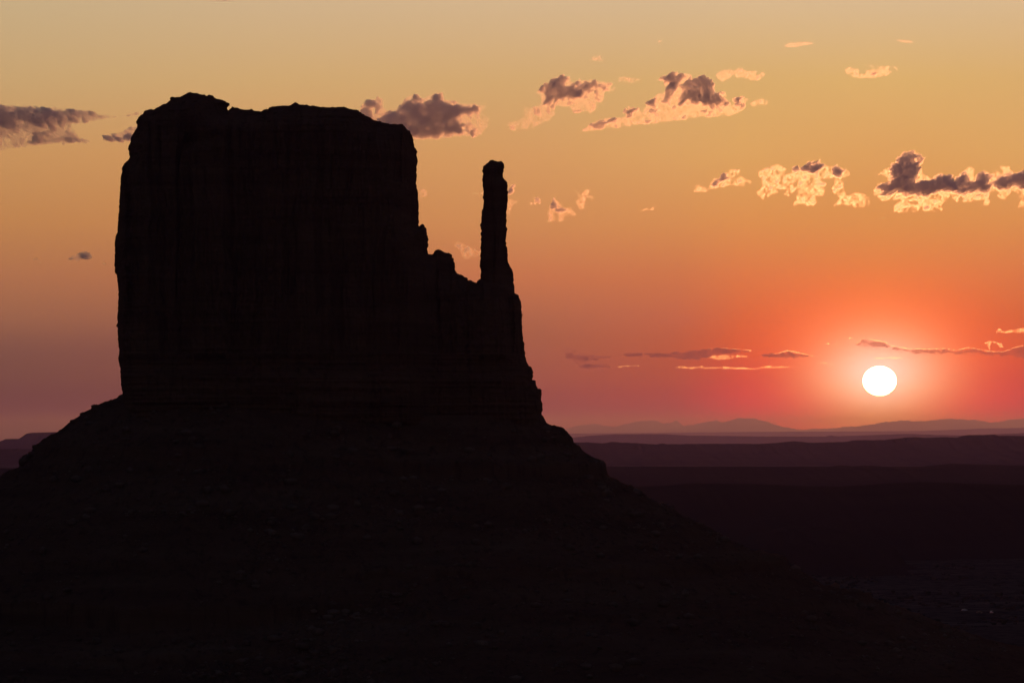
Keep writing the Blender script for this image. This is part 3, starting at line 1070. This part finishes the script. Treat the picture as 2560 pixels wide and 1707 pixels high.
cloud("hooked purple cloud with orange fringe, left of the twin-towered cloud", 31000,
      [C(1240, 140, s, [(720, 570), (780, 500), (900, 430), (1000, 400), (1080, 370), (1170, 385), (1140, 500), (1220, 480), (1300, 480), (1360, 445), (1550, 450), (1700, 490), (1830, 465), (1920, 495),
                        (1750, 520), (1600, 545), (1480, 580), (1420, 690), (1300, 740), (1100, 700), (980, 690), (900, 760), (800, 790), (790, 620)])],
      [C(1240, 140, s, [(620, 620), (690, 530), (780, 480), (1000, 375), (1130, 350), (1230, 400), (1260, 470), (1380, 400), (1650, 400), (1850, 440), (1980, 530), (1950, 590), (1870, 650),
                        (1780, 600), (1800, 740), (1680, 800), (1620, 900), (1540, 960), (1480, 920), (1250, 940), (1200, 850), (980, 830), (980, 960), (880, 1060), (640, 1150), (600, 1200),
                        (220, 1220), (160, 1120), (200, 1060), (350, 1030), (440, 960), (450, 800), (560, 830), (740, 780), (720, 680)]),
       C(1240, 140, s, [(1700, 880), (1780, 800), (1920, 765), (1925, 790), (1800, 840)])],
      seed=31, grow=1.5, clump=26.0, Hc=36, lace=-0.35, Hv=11, wc=15, group=G1, edge=3.0)
s = 560 / 2352
cloud("twin-towered purple cumulus trailing an orange tail to the left", 31000,
      [C(1440, 140, s, [(890, 250), (1000, 200), (1100, 205), (1110, 230), (1060, 330), (1020, 400), (990, 470), (920, 460), (940, 370), (990, 300)]),
       C(1440, 140, s, [(1120, 300), (1220, 270), (1290, 250), (1390, 255), (1430, 310), (1420, 400), (1450, 480), (1440, 560), (1400, 520), (1300, 480), (1180, 470), (1100, 500), (1080, 420), (1130, 380)]),
       C(1440, 140, s, [(1450, 430), (1520, 400), (1560, 430), (1600, 500), (1560, 540), (1480, 500)]),
       C(1440, 140, s, [(520, 580), (570, 550), (650, 555), (600, 600), (540, 600)]),
       C(1440, 140, s, [(750, 490), (820, 455), (825, 540), (780, 550)]),
       C(1440, 140, s, [(180, 720), (260, 680), (400, 660), (330, 710), (260, 740)]),
       C(1440, 140, s, [(1650, 530), (1680, 460), (1750, 450), (1700, 490)])],
      [C(1440, 140, s, [(50, 780), (130, 700), (240, 660), (480, 630), (560, 570), (700, 560), (760, 480), (840, 400), (910, 370), (900, 260), (1000, 190), (1100, 195), (1220, 200), (1220, 260), (1380, 240),
                        (1450, 300), (1440, 390), (1570, 370), (1570, 430), (1640, 500), (1680, 450), (1820, 440), (1790, 540), (1720, 600), (1600, 640), (1400, 650), (1200, 660), (1050, 680),
                        (850, 710), (600, 740), (300, 765), (100, 795)])],
      seed=35, grow=1.5, clump=28.0, Hc=38, lace=-0.4, Hv=12, wc=13, group=G1, edge=3.2)
cloud("little orange tuft trailing off the right end of the twin-towered cloud", 31000, [],
      [C(1440, 140, s, [(1820, 500), (1880, 455), (1990, 440), (2030, 480), (2000, 545), (1850, 550)])], seed=39, Hv=9, group=G3, edge=3, lace=-0.1)
cloud("flat pale orange wisp between the hooked cloud and the twin-towered cloud", 31000, [],
      [C(1440, 140, s, [(430, 290), (440, 210), (700, 230), (690, 270), (600, 300), (480, 280)]),
       C(1440, 140, s, [(770, 225), (840, 205), (900, 240), (890, 280), (840, 260)])], seed=41, Hv=9, group=G3, edge=3)
cloud("soft bright orange wisp above and right of the twin-towered cloud", 31000, [],
      [C(1440, 140, s, [(1450, 200), (1520, 150), (1640, 120), (1750, 115), (1760, 150), (1930, 160), (2010, 180), (1980, 240), (1880, 275), (1740, 250), (1640, 230), (1540, 280), (1470, 250)])],
      seed=43, Hv=12, group=G3, edge=3, lace=-0.15)
s = 960 / 2352
cloud("curled bright wisp high above the right-hand clouds", 31000, [],
      [C(1440, 60, s, [(1640, 280), (1680, 260), (1760, 290), (1800, 250), (1960, 255), (1985, 290), (1900, 320), (1800, 340), (1700, 335), (1650, 310)])],
      seed=45, Hv=16, group=G3, edge=3, lace=-0.05)
cloud("slim lens-shaped bright streak near the top edge", 31000, [],
      [C(1440, 60, s, [(1240, 140), (1310, 112), (1400, 106), (1490, 118), (1400, 138), (1300, 145)])], seed=47, Hv=16, group=G3, edge=2, lace=-0.3, vnx=3)
cloud("short faint bright streak near the top right corner", 31000, [],
      [C(1440, 60, s, [(1940, 98), (1980, 92), (2075, 104), (2070, 120), (2000, 118)])], seed=49, Hv=10, group=G3, edge=2, lace=-0.2, vnx=3)
cloud("small faint orange dab above the hooked cloud", 31000, [],
      [C(1440, 60, s, [(85, 210), (110, 195), (190, 192), (180, 222), (150, 243), (90, 225)])], seed=51, Hv=8, group=G3, edge=2.5, lace=-0.1)
cloud("left one of two tiny orange specks high above the twin-towered cloud", 31000, [],
      [C(1440, 60, s, [(490, 110), (525, 95), (530, 112), (505, 122)])], seed=53, Hv=4, group=G3, edge=2, lace=-0.4)
cloud("right one of two tiny orange specks high above the twin-towered cloud", 31000, [],
      [C(1440, 60, s, [(612, 98), (632, 90), (640, 102), (622, 108)])], seed=54, Hv=4, group=G3, edge=2, lace=-0.4)
cloud("tiny orange fleck right of the curled bright wisp", 31000, [],
      [C(1440, 60, s, [(2062, 212), (2075, 200), (2085, 215), (2070, 224)])], seed=55, Hv=5, group=G3, edge=2, lace=-0.4)
s = 480 / 2352
cloud("ragged lacy cloud glowing cream, left part of the right-hand cloud band", 34000,
      [C(1700, 360, s, [(1500, 290), (1600, 250), (1680, 245), (1760, 285), (1700, 320), (1600, 350), (1510, 330)]),
       C(1700, 360, s, [(1870, 310), (1970, 350), (1950, 400), (1880, 340)]),
       C(1700, 360, s, [(1390, 310), (1450, 320), (1420, 340)])],
      [C(1700, 360, s, [(930, 340), (1050, 290), (1150, 250), (1250, 260), (1310, 310), (1280, 380), (1350, 340), (1490, 270), (1650, 215), (1740, 270), (1900, 280), (2060, 320), (2090, 390),
                        (2010, 430), (2000, 520), (2060, 620), (2140, 580), (2260, 600), (2340, 650), (2340, 760), (2180, 790), (2000, 740), (1860, 770), (1950, 660), (1850, 560), (1880, 430), (1730, 440),
                        (1800, 480), (1780, 620), (1720, 680), (1640, 770), (1500, 740), (1340, 785), (1420, 680), (1440, 560), (1280, 690), (1240, 620), (1300, 560), (1200, 560), (1240, 620), (1110, 640), (1160, 720),
                        (1020, 690), (920, 600), (1000, 520), (950, 430)])],
      seed=61, grow=1.5, clump=22.0, Hc=52, Hv=15, wc=8, group=G1, edge=3.0, lace=-0.02, nscale=9)
cloud("small orange puff with dark heart at the left end of the right-hand cloud band", 34000,
      [C(1700, 360, s, [(440, 440), (500, 400), (540, 370), (580, 385), (540, 440), (460, 480), (430, 510), (420, 480)])],
      [C(1700, 360, s, [(370, 430), (420, 380), (450, 420), (520, 360), (620, 310), (740, 320), (740, 380), (880, 450), (890, 490), (800, 530), (680, 520), (600, 520), (400, 560), (340, 590),
                        (160, 590), (180, 500), (260, 460), (310, 400), (250, 380), (130, 410), (100, 350), (200, 380), (330, 370), (320, 430), (250, 510), (350, 520)])],
      seed=65, grow=1.5, clump=22.0, Hc=36, Hv=14, wc=8, group=G1, edge=2.5, lace=-0.1, nscale=9)
s = 440 / 2352
cloud("tall purple tower cloud with bright ragged rim at the right, above the sun", 33000,
      [C(2120, 350, s, [(400, 620), (560, 590), (620, 540), (630, 480), (570, 440), (560, 380), (590, 335), (640, 330), (650, 270), (720, 200), (800, 180), (870, 210), (880, 260), (860, 290), (920, 320),
                        (930, 380), (910, 440), (900, 520), (850, 600), (900, 610), (1000, 560), (1150, 545), (1180, 480), (1260, 480), (1360, 500), (1310, 600), (1220, 660), (1170, 700), (1040, 730), (980, 720),
                        (920, 680), (870, 730), (760, 690), (640, 680), (560, 710), (450, 680)]),
       C(2120, 350, s, [(1150, 560), (1300, 520), (1420, 575), (1430, 660), (1250, 680)]),
       C(2120, 350, s, [(880, 210), (940, 225), (960, 270), (920, 250)])],
      [C(2120, 350, s, [(325, 460), (400, 445), (480, 380), (560, 370), (600, 330), (640, 230), (720, 175), (800, 160), (870, 190), (1030, 240), (1000, 330), (1000, 430), (1080, 480), (1150, 530), (1180, 470), (1330, 465),
                        (1370, 510), (1320, 600), (1370, 640), (1380, 760), (1280, 880), (1300, 950), (900, 955), (760, 970), (545, 970), (600, 870), (720, 800), (600, 800), (480, 820), (330, 730), (350, 650), (450, 600), (560, 540), (480, 500), (400, 475)])],
      seed=71, grow=1.5, clump=22.0, Hc=54, Hv=15, wc=11, group=G1, edge=3.0, lace=-0.08, nscale=9)
cloud("row of dark knobbly puffs with cream fringe at the right edge", 33500,
      [C(2120, 350, s, [(1350, 620), (1450, 560), (1500, 480), (1540, 450), (1570, 520), (1620, 570), (1690, 560), (1750, 480), (1830, 480), (1860, 550), (1870, 620), (1850, 680), (1700, 690), (1560, 650), (1590, 720), (1500, 730),
                        (1400, 680)]),
       C(2120, 350, s, [(1920, 580), (2000, 530), (2090, 510), (2130, 550), (2160, 490), (2250, 480), (2330, 440), (2420, 430), (2600, 450), (2900, 500), (2900, 640), (2500, 640), (2200, 630), (2000, 620)])],
      [C(2120, 350, s, [(1320, 600), (1480, 440), (1560, 395), (1600, 350), (1700, 390), (1680, 470), (1810, 410), (1900, 450), (1960, 390), (2040, 440), (1980, 330), (2150, 350), (2200, 430), (2400, 420), (2900, 430),
                        (2900, 720), (2500, 740), (2420, 900), (2260, 910), (2300, 800), (2200, 690), (2120, 800), (2000, 780), (2000, 690), (1900, 720), (1920, 870), (1730, 895), (1850, 800), (1620, 830), (1450, 830), (1330, 730)])],
      seed=75, grow=1.5, clump=22.0, Hc=52, Hv=15, wc=9, group=G1, edge=3.0, lace=-0.08, nscale=9)
cloud("thin broken orange line under the tower cloud, above the sun", 33500, [],
      [C(2120, 350, s, [(370, 1040), (560, 1030), (580, 1045), (450, 1058)])], seed=79, Hv=4, group=G3, edge=2, vnx=2, lace=-0.1)
s = 580 / 2352
cloud("dark little puff directly against the spire's right edge", 30000,
      [C(1100, 440, s, [(690, 130), (720, 95), (765, 85), (750, 130), (720, 180), (690, 180)])],
      [C(1100, 440, s, [(690, 120), (720, 85), (775, 78), (755, 140), (720, 190), (685, 190)])], seed=81, Hc=30, Hv=8, wc=8, group=G3, edge=2)
cloud("orange wisps trailing just right of the spire", 30000,
      [C(1100, 440, s, [(700, 270), (750, 262), (785, 245), (775, 268), (730, 285), (695, 285)])],
      [C(1100, 440, s, [(670, 220), (720, 230), (800, 240), (800, 280), (740, 310), (720, 400), (670, 410)])], seed=83, Hc=18, Hv=9, wc=6, group=G3, edge=2.5, lace=-0.2)
cloud("small reddish smudge of cloud right of the spire", 30000,
      [C(1100, 440, s, [(910, 280), (960, 245), (1010, 225), (1020, 250), (960, 290), (920, 295)])],
      [C(1100, 440, s, [(890, 290), (910, 200), (1000, 210), (1045, 250), (960, 305)])], seed=85, Hc=18, Hv=4, wc=6, group=G3, edge=2.5)
cloud("purple-hearted orange cloud midway between the spire and the right-hand clouds", 30000,
      [C(1100, 440, s, [(1120, 320), (1110, 290), (1150, 240), (1190, 290), (1170, 330), (1130, 350)]),
       C(1100, 440, s, [(1180, 350), (1215, 320), (1290, 360), (1210, 365)]),
       C(1100, 440, s, [(1110, 380), (1140, 360), (1130, 430), (1115, 420)])],
      [C(1100, 440, s, [(1030, 465), (1090, 440), (1080, 370), (1110, 290), (1150, 235), (1240, 265), (1250, 330), (1330, 310), (1390, 380), (1400, 410), (1270, 420), (1260, 465), (1150, 475)])],
      seed=87, Hc=28, Hv=9, wc=7, group=G3, edge=2.5, lace=-0.25)
cloud("faint orange curl of cloud right of the purple-hearted cloud", 30000, [],
      [C(1100, 440, s, [(1340, 130), (1420, 150), (1430, 180), (1470, 130), (1520, 140), (1510, 190), (1570, 210), (1550, 260), (1490, 230), (1470, 320), (1530, 325), (1410, 350), (1360, 260), (1400, 220)])],
      seed=89, Hv=8, group=G3, edge=2.5, lace=-0.25)
cloud("pinkish orange fleck alone in the middle of the sky", 30000, [],
      [C(1100, 440, s, [(2020, 352), (2090, 318), (2125, 330), (2190, 285), (2215, 310), (2160, 358), (2095, 345), (2050, 362)])], seed=91, Hv=10, group=G3, edge=2, lace=-0.3)
cloud("faint orange smear left of the pinkish fleck", 30000, [],
      [C(1100, 440, s, [(1710, 270), (1760, 235), (1815, 245), (1770, 300)])], seed=93, Hv=4, group=G3, edge=2, lace=-0.1)
cloud("small purple and orange cloud in the gap between cliff and spire", 30000,
      [C(1100, 440, s, [(190, 720), (220, 700), (280, 745), (270, 770), (250, 820), (225, 815), (235, 760)]),
       C(1100, 440, s, [(290, 730), (360, 745), (330, 770)])],
      [C(1100, 440, s, [(120, 700), (180, 640), (260, 690), (360, 735), (440, 760), (440, 800), (350, 840), (260, 850), (210, 820), (190, 750)])],
      seed=95, Hc=20, Hv=9, wc=7, group=G3, edge=2.5)
cloud("short faint red streak just left of the spire", 30000, [],
      [C(1100, 440, s, [(280, 190), (360, 160), (450, 165), (450, 190), (370, 190)])], seed=97, Hv=18, group=G3, edge=2, lace=-0.1)
cloud("faint pink smudge beside the cliff's right wall", 30000, [], [[(1040, 480), (1058, 470), (1074, 478), (1066, 492), (1048, 500)]], seed=98, Hv=14, group=G3, edge=2, lace=-0.1)
s = 260 / 2352
cloud("small dusky purple cloud left of the cliff's middle", 30000,
      [C(60, 580, s, [(1240, 520), (1300, 470), (1430, 450), (1480, 500), (1440, 590), (1320, 600), (1260, 580)]), C(60, 580, s, [(1040, 570), (1090, 540), (1150, 600), (1080, 620)])],
      [C(60, 580, s, [(920, 680), (960, 590), (1040, 560), (1120, 490), (1230, 470), (1420, 430), (1560, 510), (1550, 600), (1450, 650), (1300, 620), (1200, 680), (1120, 630), (1000, 700)])],
      seed=101, Hc=24, Hv=24, wc=6, group=G3, edge=2, lace=-0.3)
cloud("tiny dusky smudge near the left edge, left of the small purple cloud", 30000, [],
      [C(60, 580, s, [(180, 600), (260, 550), (330, 600), (420, 670), (390, 720), (290, 680), (210, 660)])], seed=103, Hv=24, group=G3, edge=2, lace=-0.2)
cloud("tiny dusky speck between the small purple cloud and the cliff", 30000, [],
      [C(60, 580, s, [(1740, 700), (1800, 680), (1880, 720), (1830, 760), (1760, 740)])], seed=105, Hv=22, group=G3, edge=2, lace=-0.2)
cloud("thin grey underside of a cloud at the top edge above the butte", 30000,
      [[(475, -30), (600, -32), (610, -6), (575, 0), (545, 3), (520, 1), (480, -4)]], [[(465, -34), (610, -36), (618, -4), (560, 5), (475, 0)]], seed=107, Hc=18, Hv=4, wc=8, group=G1, edge=2)
cloud("faint rust-coloured dash below the left-edge cloud", 30000, [], [[(46, 392), (60, 385), (72, 390), (58, 396)]], seed=109, Hv=10, group=G3, edge=2, lace=-0.2)

# streaks low over the horizon
s = 700 / 2352
DL = 122000
cloud("long thin dusky streak cloud left of the sun with a spindle-shaped body", DL,
      [C(1380, 820, s, [(580, 228), (640, 205), (760, 205), (765, 235), (650, 238)]),
       C(1380, 820, s, [(780, 212), (950, 215), (1100, 200), (1400, 172), (1550, 182), (1650, 195), (1500, 212), (1350, 225), (1280, 260), (1120, 266), (1000, 250), (830, 240)])],
      [C(1380, 820, s, [(390, 215), (560, 215), (640, 195), (850, 205), (1000, 200), (1300, 165), (1420, 160), (1690, 178), (1670, 205), (1520, 235), (1420, 270), (1200, 275), (980, 262), (600, 245)])],
      seed=121, fwd=0.05, lace=-0.35, grow=0.9, Hc=11, Hv=1.6, wc=5, step=1.3, group=G2, edge=1.6, vnx=2.2, nscale=8)
cloud("smoky grey streaks at the left end of the low cloud line", DL,
      [C(1380, 820, s, [(120, 205), (170, 200), (190, 220), (500, 240), (420, 250), (300, 280), (200, 270), (120, 250)]), C(1380, 820, s, [(220, 315), (350, 305), (490, 315), (480, 335), (300, 335)])],
      [C(1380, 820, s, [(80, 200), (120, 150), (230, 150), (230, 195), (350, 225), (540, 235), (400, 270), (520, 320), (520, 340), (250, 345), (200, 300), (110, 260)])],
      seed=123, fwd=0.05, lace=-0.35, grow=1.6, Hc=7, Hv=3.5, wc=8, step=1.3, group=G2, edge=1.6, vnx=2.2, nscale=8)
cloud("dark lens cloud with beaded bright upper rim, left of the sun", DL,
      [C(1380, 820, s, [(1740, 230), (1830, 215), (1900, 215), (1975, 195), (2080, 212), (2200, 238), (2000, 252), (1850, 245)])],
      [C(1380, 820, s, [(1690, 248), (1740, 215), (1830, 203), (1900, 208), (1975, 182), (2090, 203), (2210, 235), (2050, 262), (1850, 262)])],
      seed=125, fwd=0.05, lace=-0.2, grow=0.1, Hc=10, Hv=1.6, wc=4, step=1.2, group=G2, edge=1.4, vnx=1.5, nscale=7)
cloud("thin bright beaded rim line on top of the dark lens cloud", DL, [],
      [C(1380, 820, s, [(1840, 212), (1900, 207), (1975, 182), (2080, 200), (2210, 234), (2200, 241), (2080, 214), (1975, 197), (1905, 219), (1845, 222)])],
      seed=175, fwd=0.5, Hv=26, step=0.9, group=G2, edge=1.0, lace=-0.5, nscale=5)
cloud("thin orange rim line along the right top of the spindle streak", DL, [],
      [C(1380, 820, s, [(1300, 168), (1420, 160), (1550, 172), (1690, 182), (1665, 205), (1640, 190), (1550, 182), (1420, 170), (1310, 178)])],
      seed=177, fwd=0.5, Hv=20, step=0.9, group=G2, edge=1.0, lace=-0.4, nscale=5)
cloud("small orange tufts under the right end of the spindle streak", DL, [],
      [C(1380, 820, s, [(1300, 250), (1360, 225), (1480, 220), (1640, 225), (1660, 248), (1560, 250), (1500, 262), (1400, 275)])], seed=127, lace=-0.3, Hv=10.4, step=1.2, group=G2, edge=1.6, vnx=1.5, nscale=7)
cloud("long bright broken ribbon of cloud just below the low cloud line", DL, [],
      [C(1380, 820, s, [(1010, 335), (1070, 315), (1240, 320), (1260, 305), (1280, 325), (1440, 320), (1560, 325), (1700, 335), (1800, 312), (1860, 315), (2060, 318), (2150, 310), (2165, 322),
                        (1950, 335), (1800, 345), (1700, 352), (1550, 350), (1380, 345), (1200, 350)])], seed=129, lace=-0.3, Hv=11.7, step=1.1, group=G2, edge=1.6, vnx=1.5, nscale=6)
cloud("short red dashes of cloud left of the bright ribbon", DL, [],
      [C(1380, 820, s, [(500, 325), (620, 308), (700, 305), (850, 312), (830, 322), (700, 325), (560, 335)])], seed=131, lace=-0.3, Hv=9.1, step=1.1, group=G2, edge=1.6, vnx=1.5, nscale=6)
s = 600 / 2352
cloud("long dark bar of cloud with bright beaded rim running right above the sun", DL,
      [C(1960, 780, s, [(700, 318), (770, 268), (840, 285), (980, 300), (1050, 340), (1200, 365), (1400, 368), (1560, 362), (1700, 378), (1800, 355), (1900, 370), (2000, 388), (2150, 390), (2250, 345), (2352, 335), (2800, 330),
                        (2800, 470), (2352, 460), (2200, 430), (1900, 410), (1600, 405), (1300, 410), (1000, 345)])],
      [C(1960, 780, s, [(620, 312), (690, 295), (770, 250), (850, 262), (990, 285), (1050, 325), (1200, 350), (1400, 355), (1560, 350), (1700, 365), (1800, 338), (1900, 355), (2000, 372), (1960, 300), (2010, 275), (2140, 300),
                        (2200, 350), (2352, 318), (2800, 310), (2800, 480), (2200, 460), (1900, 430), (1400, 430), (900, 400), (700, 330)])],
      seed=135, fwd=0.05, lace=-0.2, grow=0.1, Hc=7, Hv=1.6, wc=3.5, step=1.2, group=G2, edge=1.5, vnx=2.0, nscale=6)
cloud("thin bright beaded rim line along the top of the long bar above the sun", DL, [],
      [C(1960, 780, s, [(690, 312), (770, 254), (800, 268), (850, 262), (990, 284), (1050, 322), (1200, 350), (1400, 356), (1560, 350), (1700, 366), (1800, 340), (1900, 356), (2010, 376),
                        (2150, 384), (2250, 344), (2352, 320), (2352, 334), (2250, 358), (2150, 398), (2010, 390), (1900, 369), (1800, 354), (1700, 380), (1560, 364), (1400, 370), (1200, 364), (1050, 340), (980, 300), (850, 279), (775, 271), (715, 318)])],
      seed=171, fwd=0.5, Hv=26, step=0.9, group=G2, edge=1.0, lace=-0.5, nscale=5)
cloud("bright knotted tuft rising from the right part of the long bar", DL, [],
      [C(1960, 780, s, [(1960, 300), (2010, 276), (2060, 285), (2140, 300), (2165, 350), (2120, 350), (2090, 310), (2030, 310), (2025, 372), (2005, 372), (2000, 325)])],
      seed=173, fwd=0.5, Hv=22, step=0.9, group=G2, edge=1.3, lace=-0.3, nscale=5)
cloud("thin pale streak just above the sun's disc", DL, [],
      [C(1960, 780, s, [(830, 455), (900, 440), (1100, 435), (1290, 440), (1200, 460), (950, 465)])], seed=137, lace=-0.3, Hv=6.5, step=1.1, group=G2, edge=1.5, vnx=2.5, nscale=6)
for k, (lab, pts) in enumerate([
        ("leftmost small bright dash of cloud left of the beaded bar", [(380, 320), (440, 298), (450, 318)]),
        ("second small bright dash of cloud, touching the left tip of the beaded bar", [(455, 320), (530, 300), (550, 315)]),
        ("small bright dash of cloud hovering above the left tip of the beaded bar", [(615, 262), (650, 242), (710, 255), (660, 266)])]):
    cloud(lab, DL, [], [C(1960, 780, s, pts)], seed=139 + k, Hv=12.0, step=1.1, group=G2, edge=1.3, lace=-0.3)
cloud("pale broken dash of cloud just left of and above the sun", DL, [],
      [C(1960, 780, s, [(290, 500), (370, 485), (450, 492), (590, 498), (500, 508), (380, 515)])], seed=151, lace=-0.3, Hv=7.2, step=1.1, group=G2, edge=1.3, vnx=1.5, nscale=6)
cloud("tiny pale cloud scrap lowest left of the sun", DL, [], [C(1960, 780, s, [(360, 565), (400, 545), (430, 552)])], seed=152, Hv=7.2, step=1.1, group=G2, edge=1.3, lace=-0.3)
cloud("tiny pale cloud scrap close beside the sun's left shoulder", DL, [], [C(1960, 780, s, [(455, 545), (510, 533), (522, 546)])], seed=153, Hv=7.2, step=1.1, group=G2, edge=1.3, lace=-0.3)
for k, (lab, pts) in enumerate([
        ("small faint cloud tuft close to the sun's right shoulder", [(1280, 530), (1310, 518), (1330, 532)]),
        ("small faint dash of cloud under the beaded bar, right of the sun", [(1725, 460), (1770, 440), (1810, 448), (1760, 460)]),
        ("thin faint dash of cloud between the sun and the beaded bar's right part", [(1560, 458), (1650, 456), (1600, 470)])]):
    cloud(lab, DL, [], [C(1960, 780, s, pts)], seed=160 + k, Hv=7, step=1.1, group=G2, edge=1.3, lace=-0.3)
cloud("ragged bright bar of cloud at the right edge above the beaded bar", DL, [],
      [C(1960, 780, s, [(2065, 210), (2080, 165), (2110, 150), (2140, 175), (2200, 175), (2330, 150), (2600, 150), (2600, 200), (2200, 208)])], seed=145, lace=-0.3, Hv=10.4, step=1.1, group=G2, edge=1.8, nscale=7)
cloud("tiny pale dash of cloud high above the sun", DL, [], [C(1960, 780, s, [(1250, 190), (1270, 178), (1295, 182), (1275, 195)])], seed=147, Hv=8.8, step=1.0, group=G2, edge=1.2, lace=-0.4)

# ------------------------------------------------------------------ the sun's disc: a glowing, see-through ball of gas far outside the air
D_SUN = 480000.0
m, t = make_mat("sun_surface")
em = t.n('ShaderNodeEmission')
em.inputs[0].default_value = (1.0, 0.93, 0.82, 1)
em.inputs[1].default_value = 6.0
tr = t.n('ShaderNodeBsdfTransparent')
ad = t.n('ShaderNodeAddShader')
t.set(ad.inputs[0], em.outputs[0])
t.set(ad.inputs[1], tr.outputs[0])
o = t.n('ShaderNodeOutputMaterial')
t.set(o.inputs[0], ad.outputs[0])
import bmesh
bm = bmesh.new()
bmesh.ops.create_uvsphere(bm, u_segments=64, v_segments=40, radius=1.0)
me = bpy.data.meshes.new("sun")
bm.to_mesh(me)
bm.free()
me.materials.append(m)
sun_ball = bpy.data.objects.new("sun", me)
COL.objects.link(sun_ball)
sx_, sz_ = at(2199, 952, D_SUN)
sun_ball.location = (float(sx_), D_SUN, float(sz_))
k = D_SUN / F_PX
sun_ball.scale = (42.0 * k, 42.0 * k, 37.0 * k)
tag(sun_ball, "slightly flattened glowing white sun low above the horizon", "sun")

# ------------------------------------------------------------------ haze
HAZE_DENSITY = 1.05e-5
m, t = make_mat("haze_air")
pv = t.n('ShaderNodeVolumePrincipled')
pv.inputs['Color'].default_value = (0.39, 0.29, 0.93, 1)
pv.inputs['Density'].default_value = HAZE_DENSITY
pv.inputs['Absorption Color'].default_value = (0.72, 0.72, 0.72, 1)
pv.inputs['Anisotropy'].default_value = 0.68
o = t.n('ShaderNodeOutputMaterial')
t.set(o.inputs['Volume'], pv.outputs[0])
xa, xb, ya, yb, za, zb = -90000, 90000, -5000, 366000, -42.0, 2080.0
vs = [(x, y, z) for z in (za, zb) for y in (ya, yb) for x in (xa, xb)]
fs = [[0, 2, 3, 1], [4, 5, 7, 6], [0, 1, 5, 4], [2, 6, 7, 3], [0, 4, 6, 2], [1, 3, 7, 5]]
hz = mesh_obj("haze", vs, fs, m)
tag(hz, "thin dusk haze filling the valley air", "haze", kind='stuff')
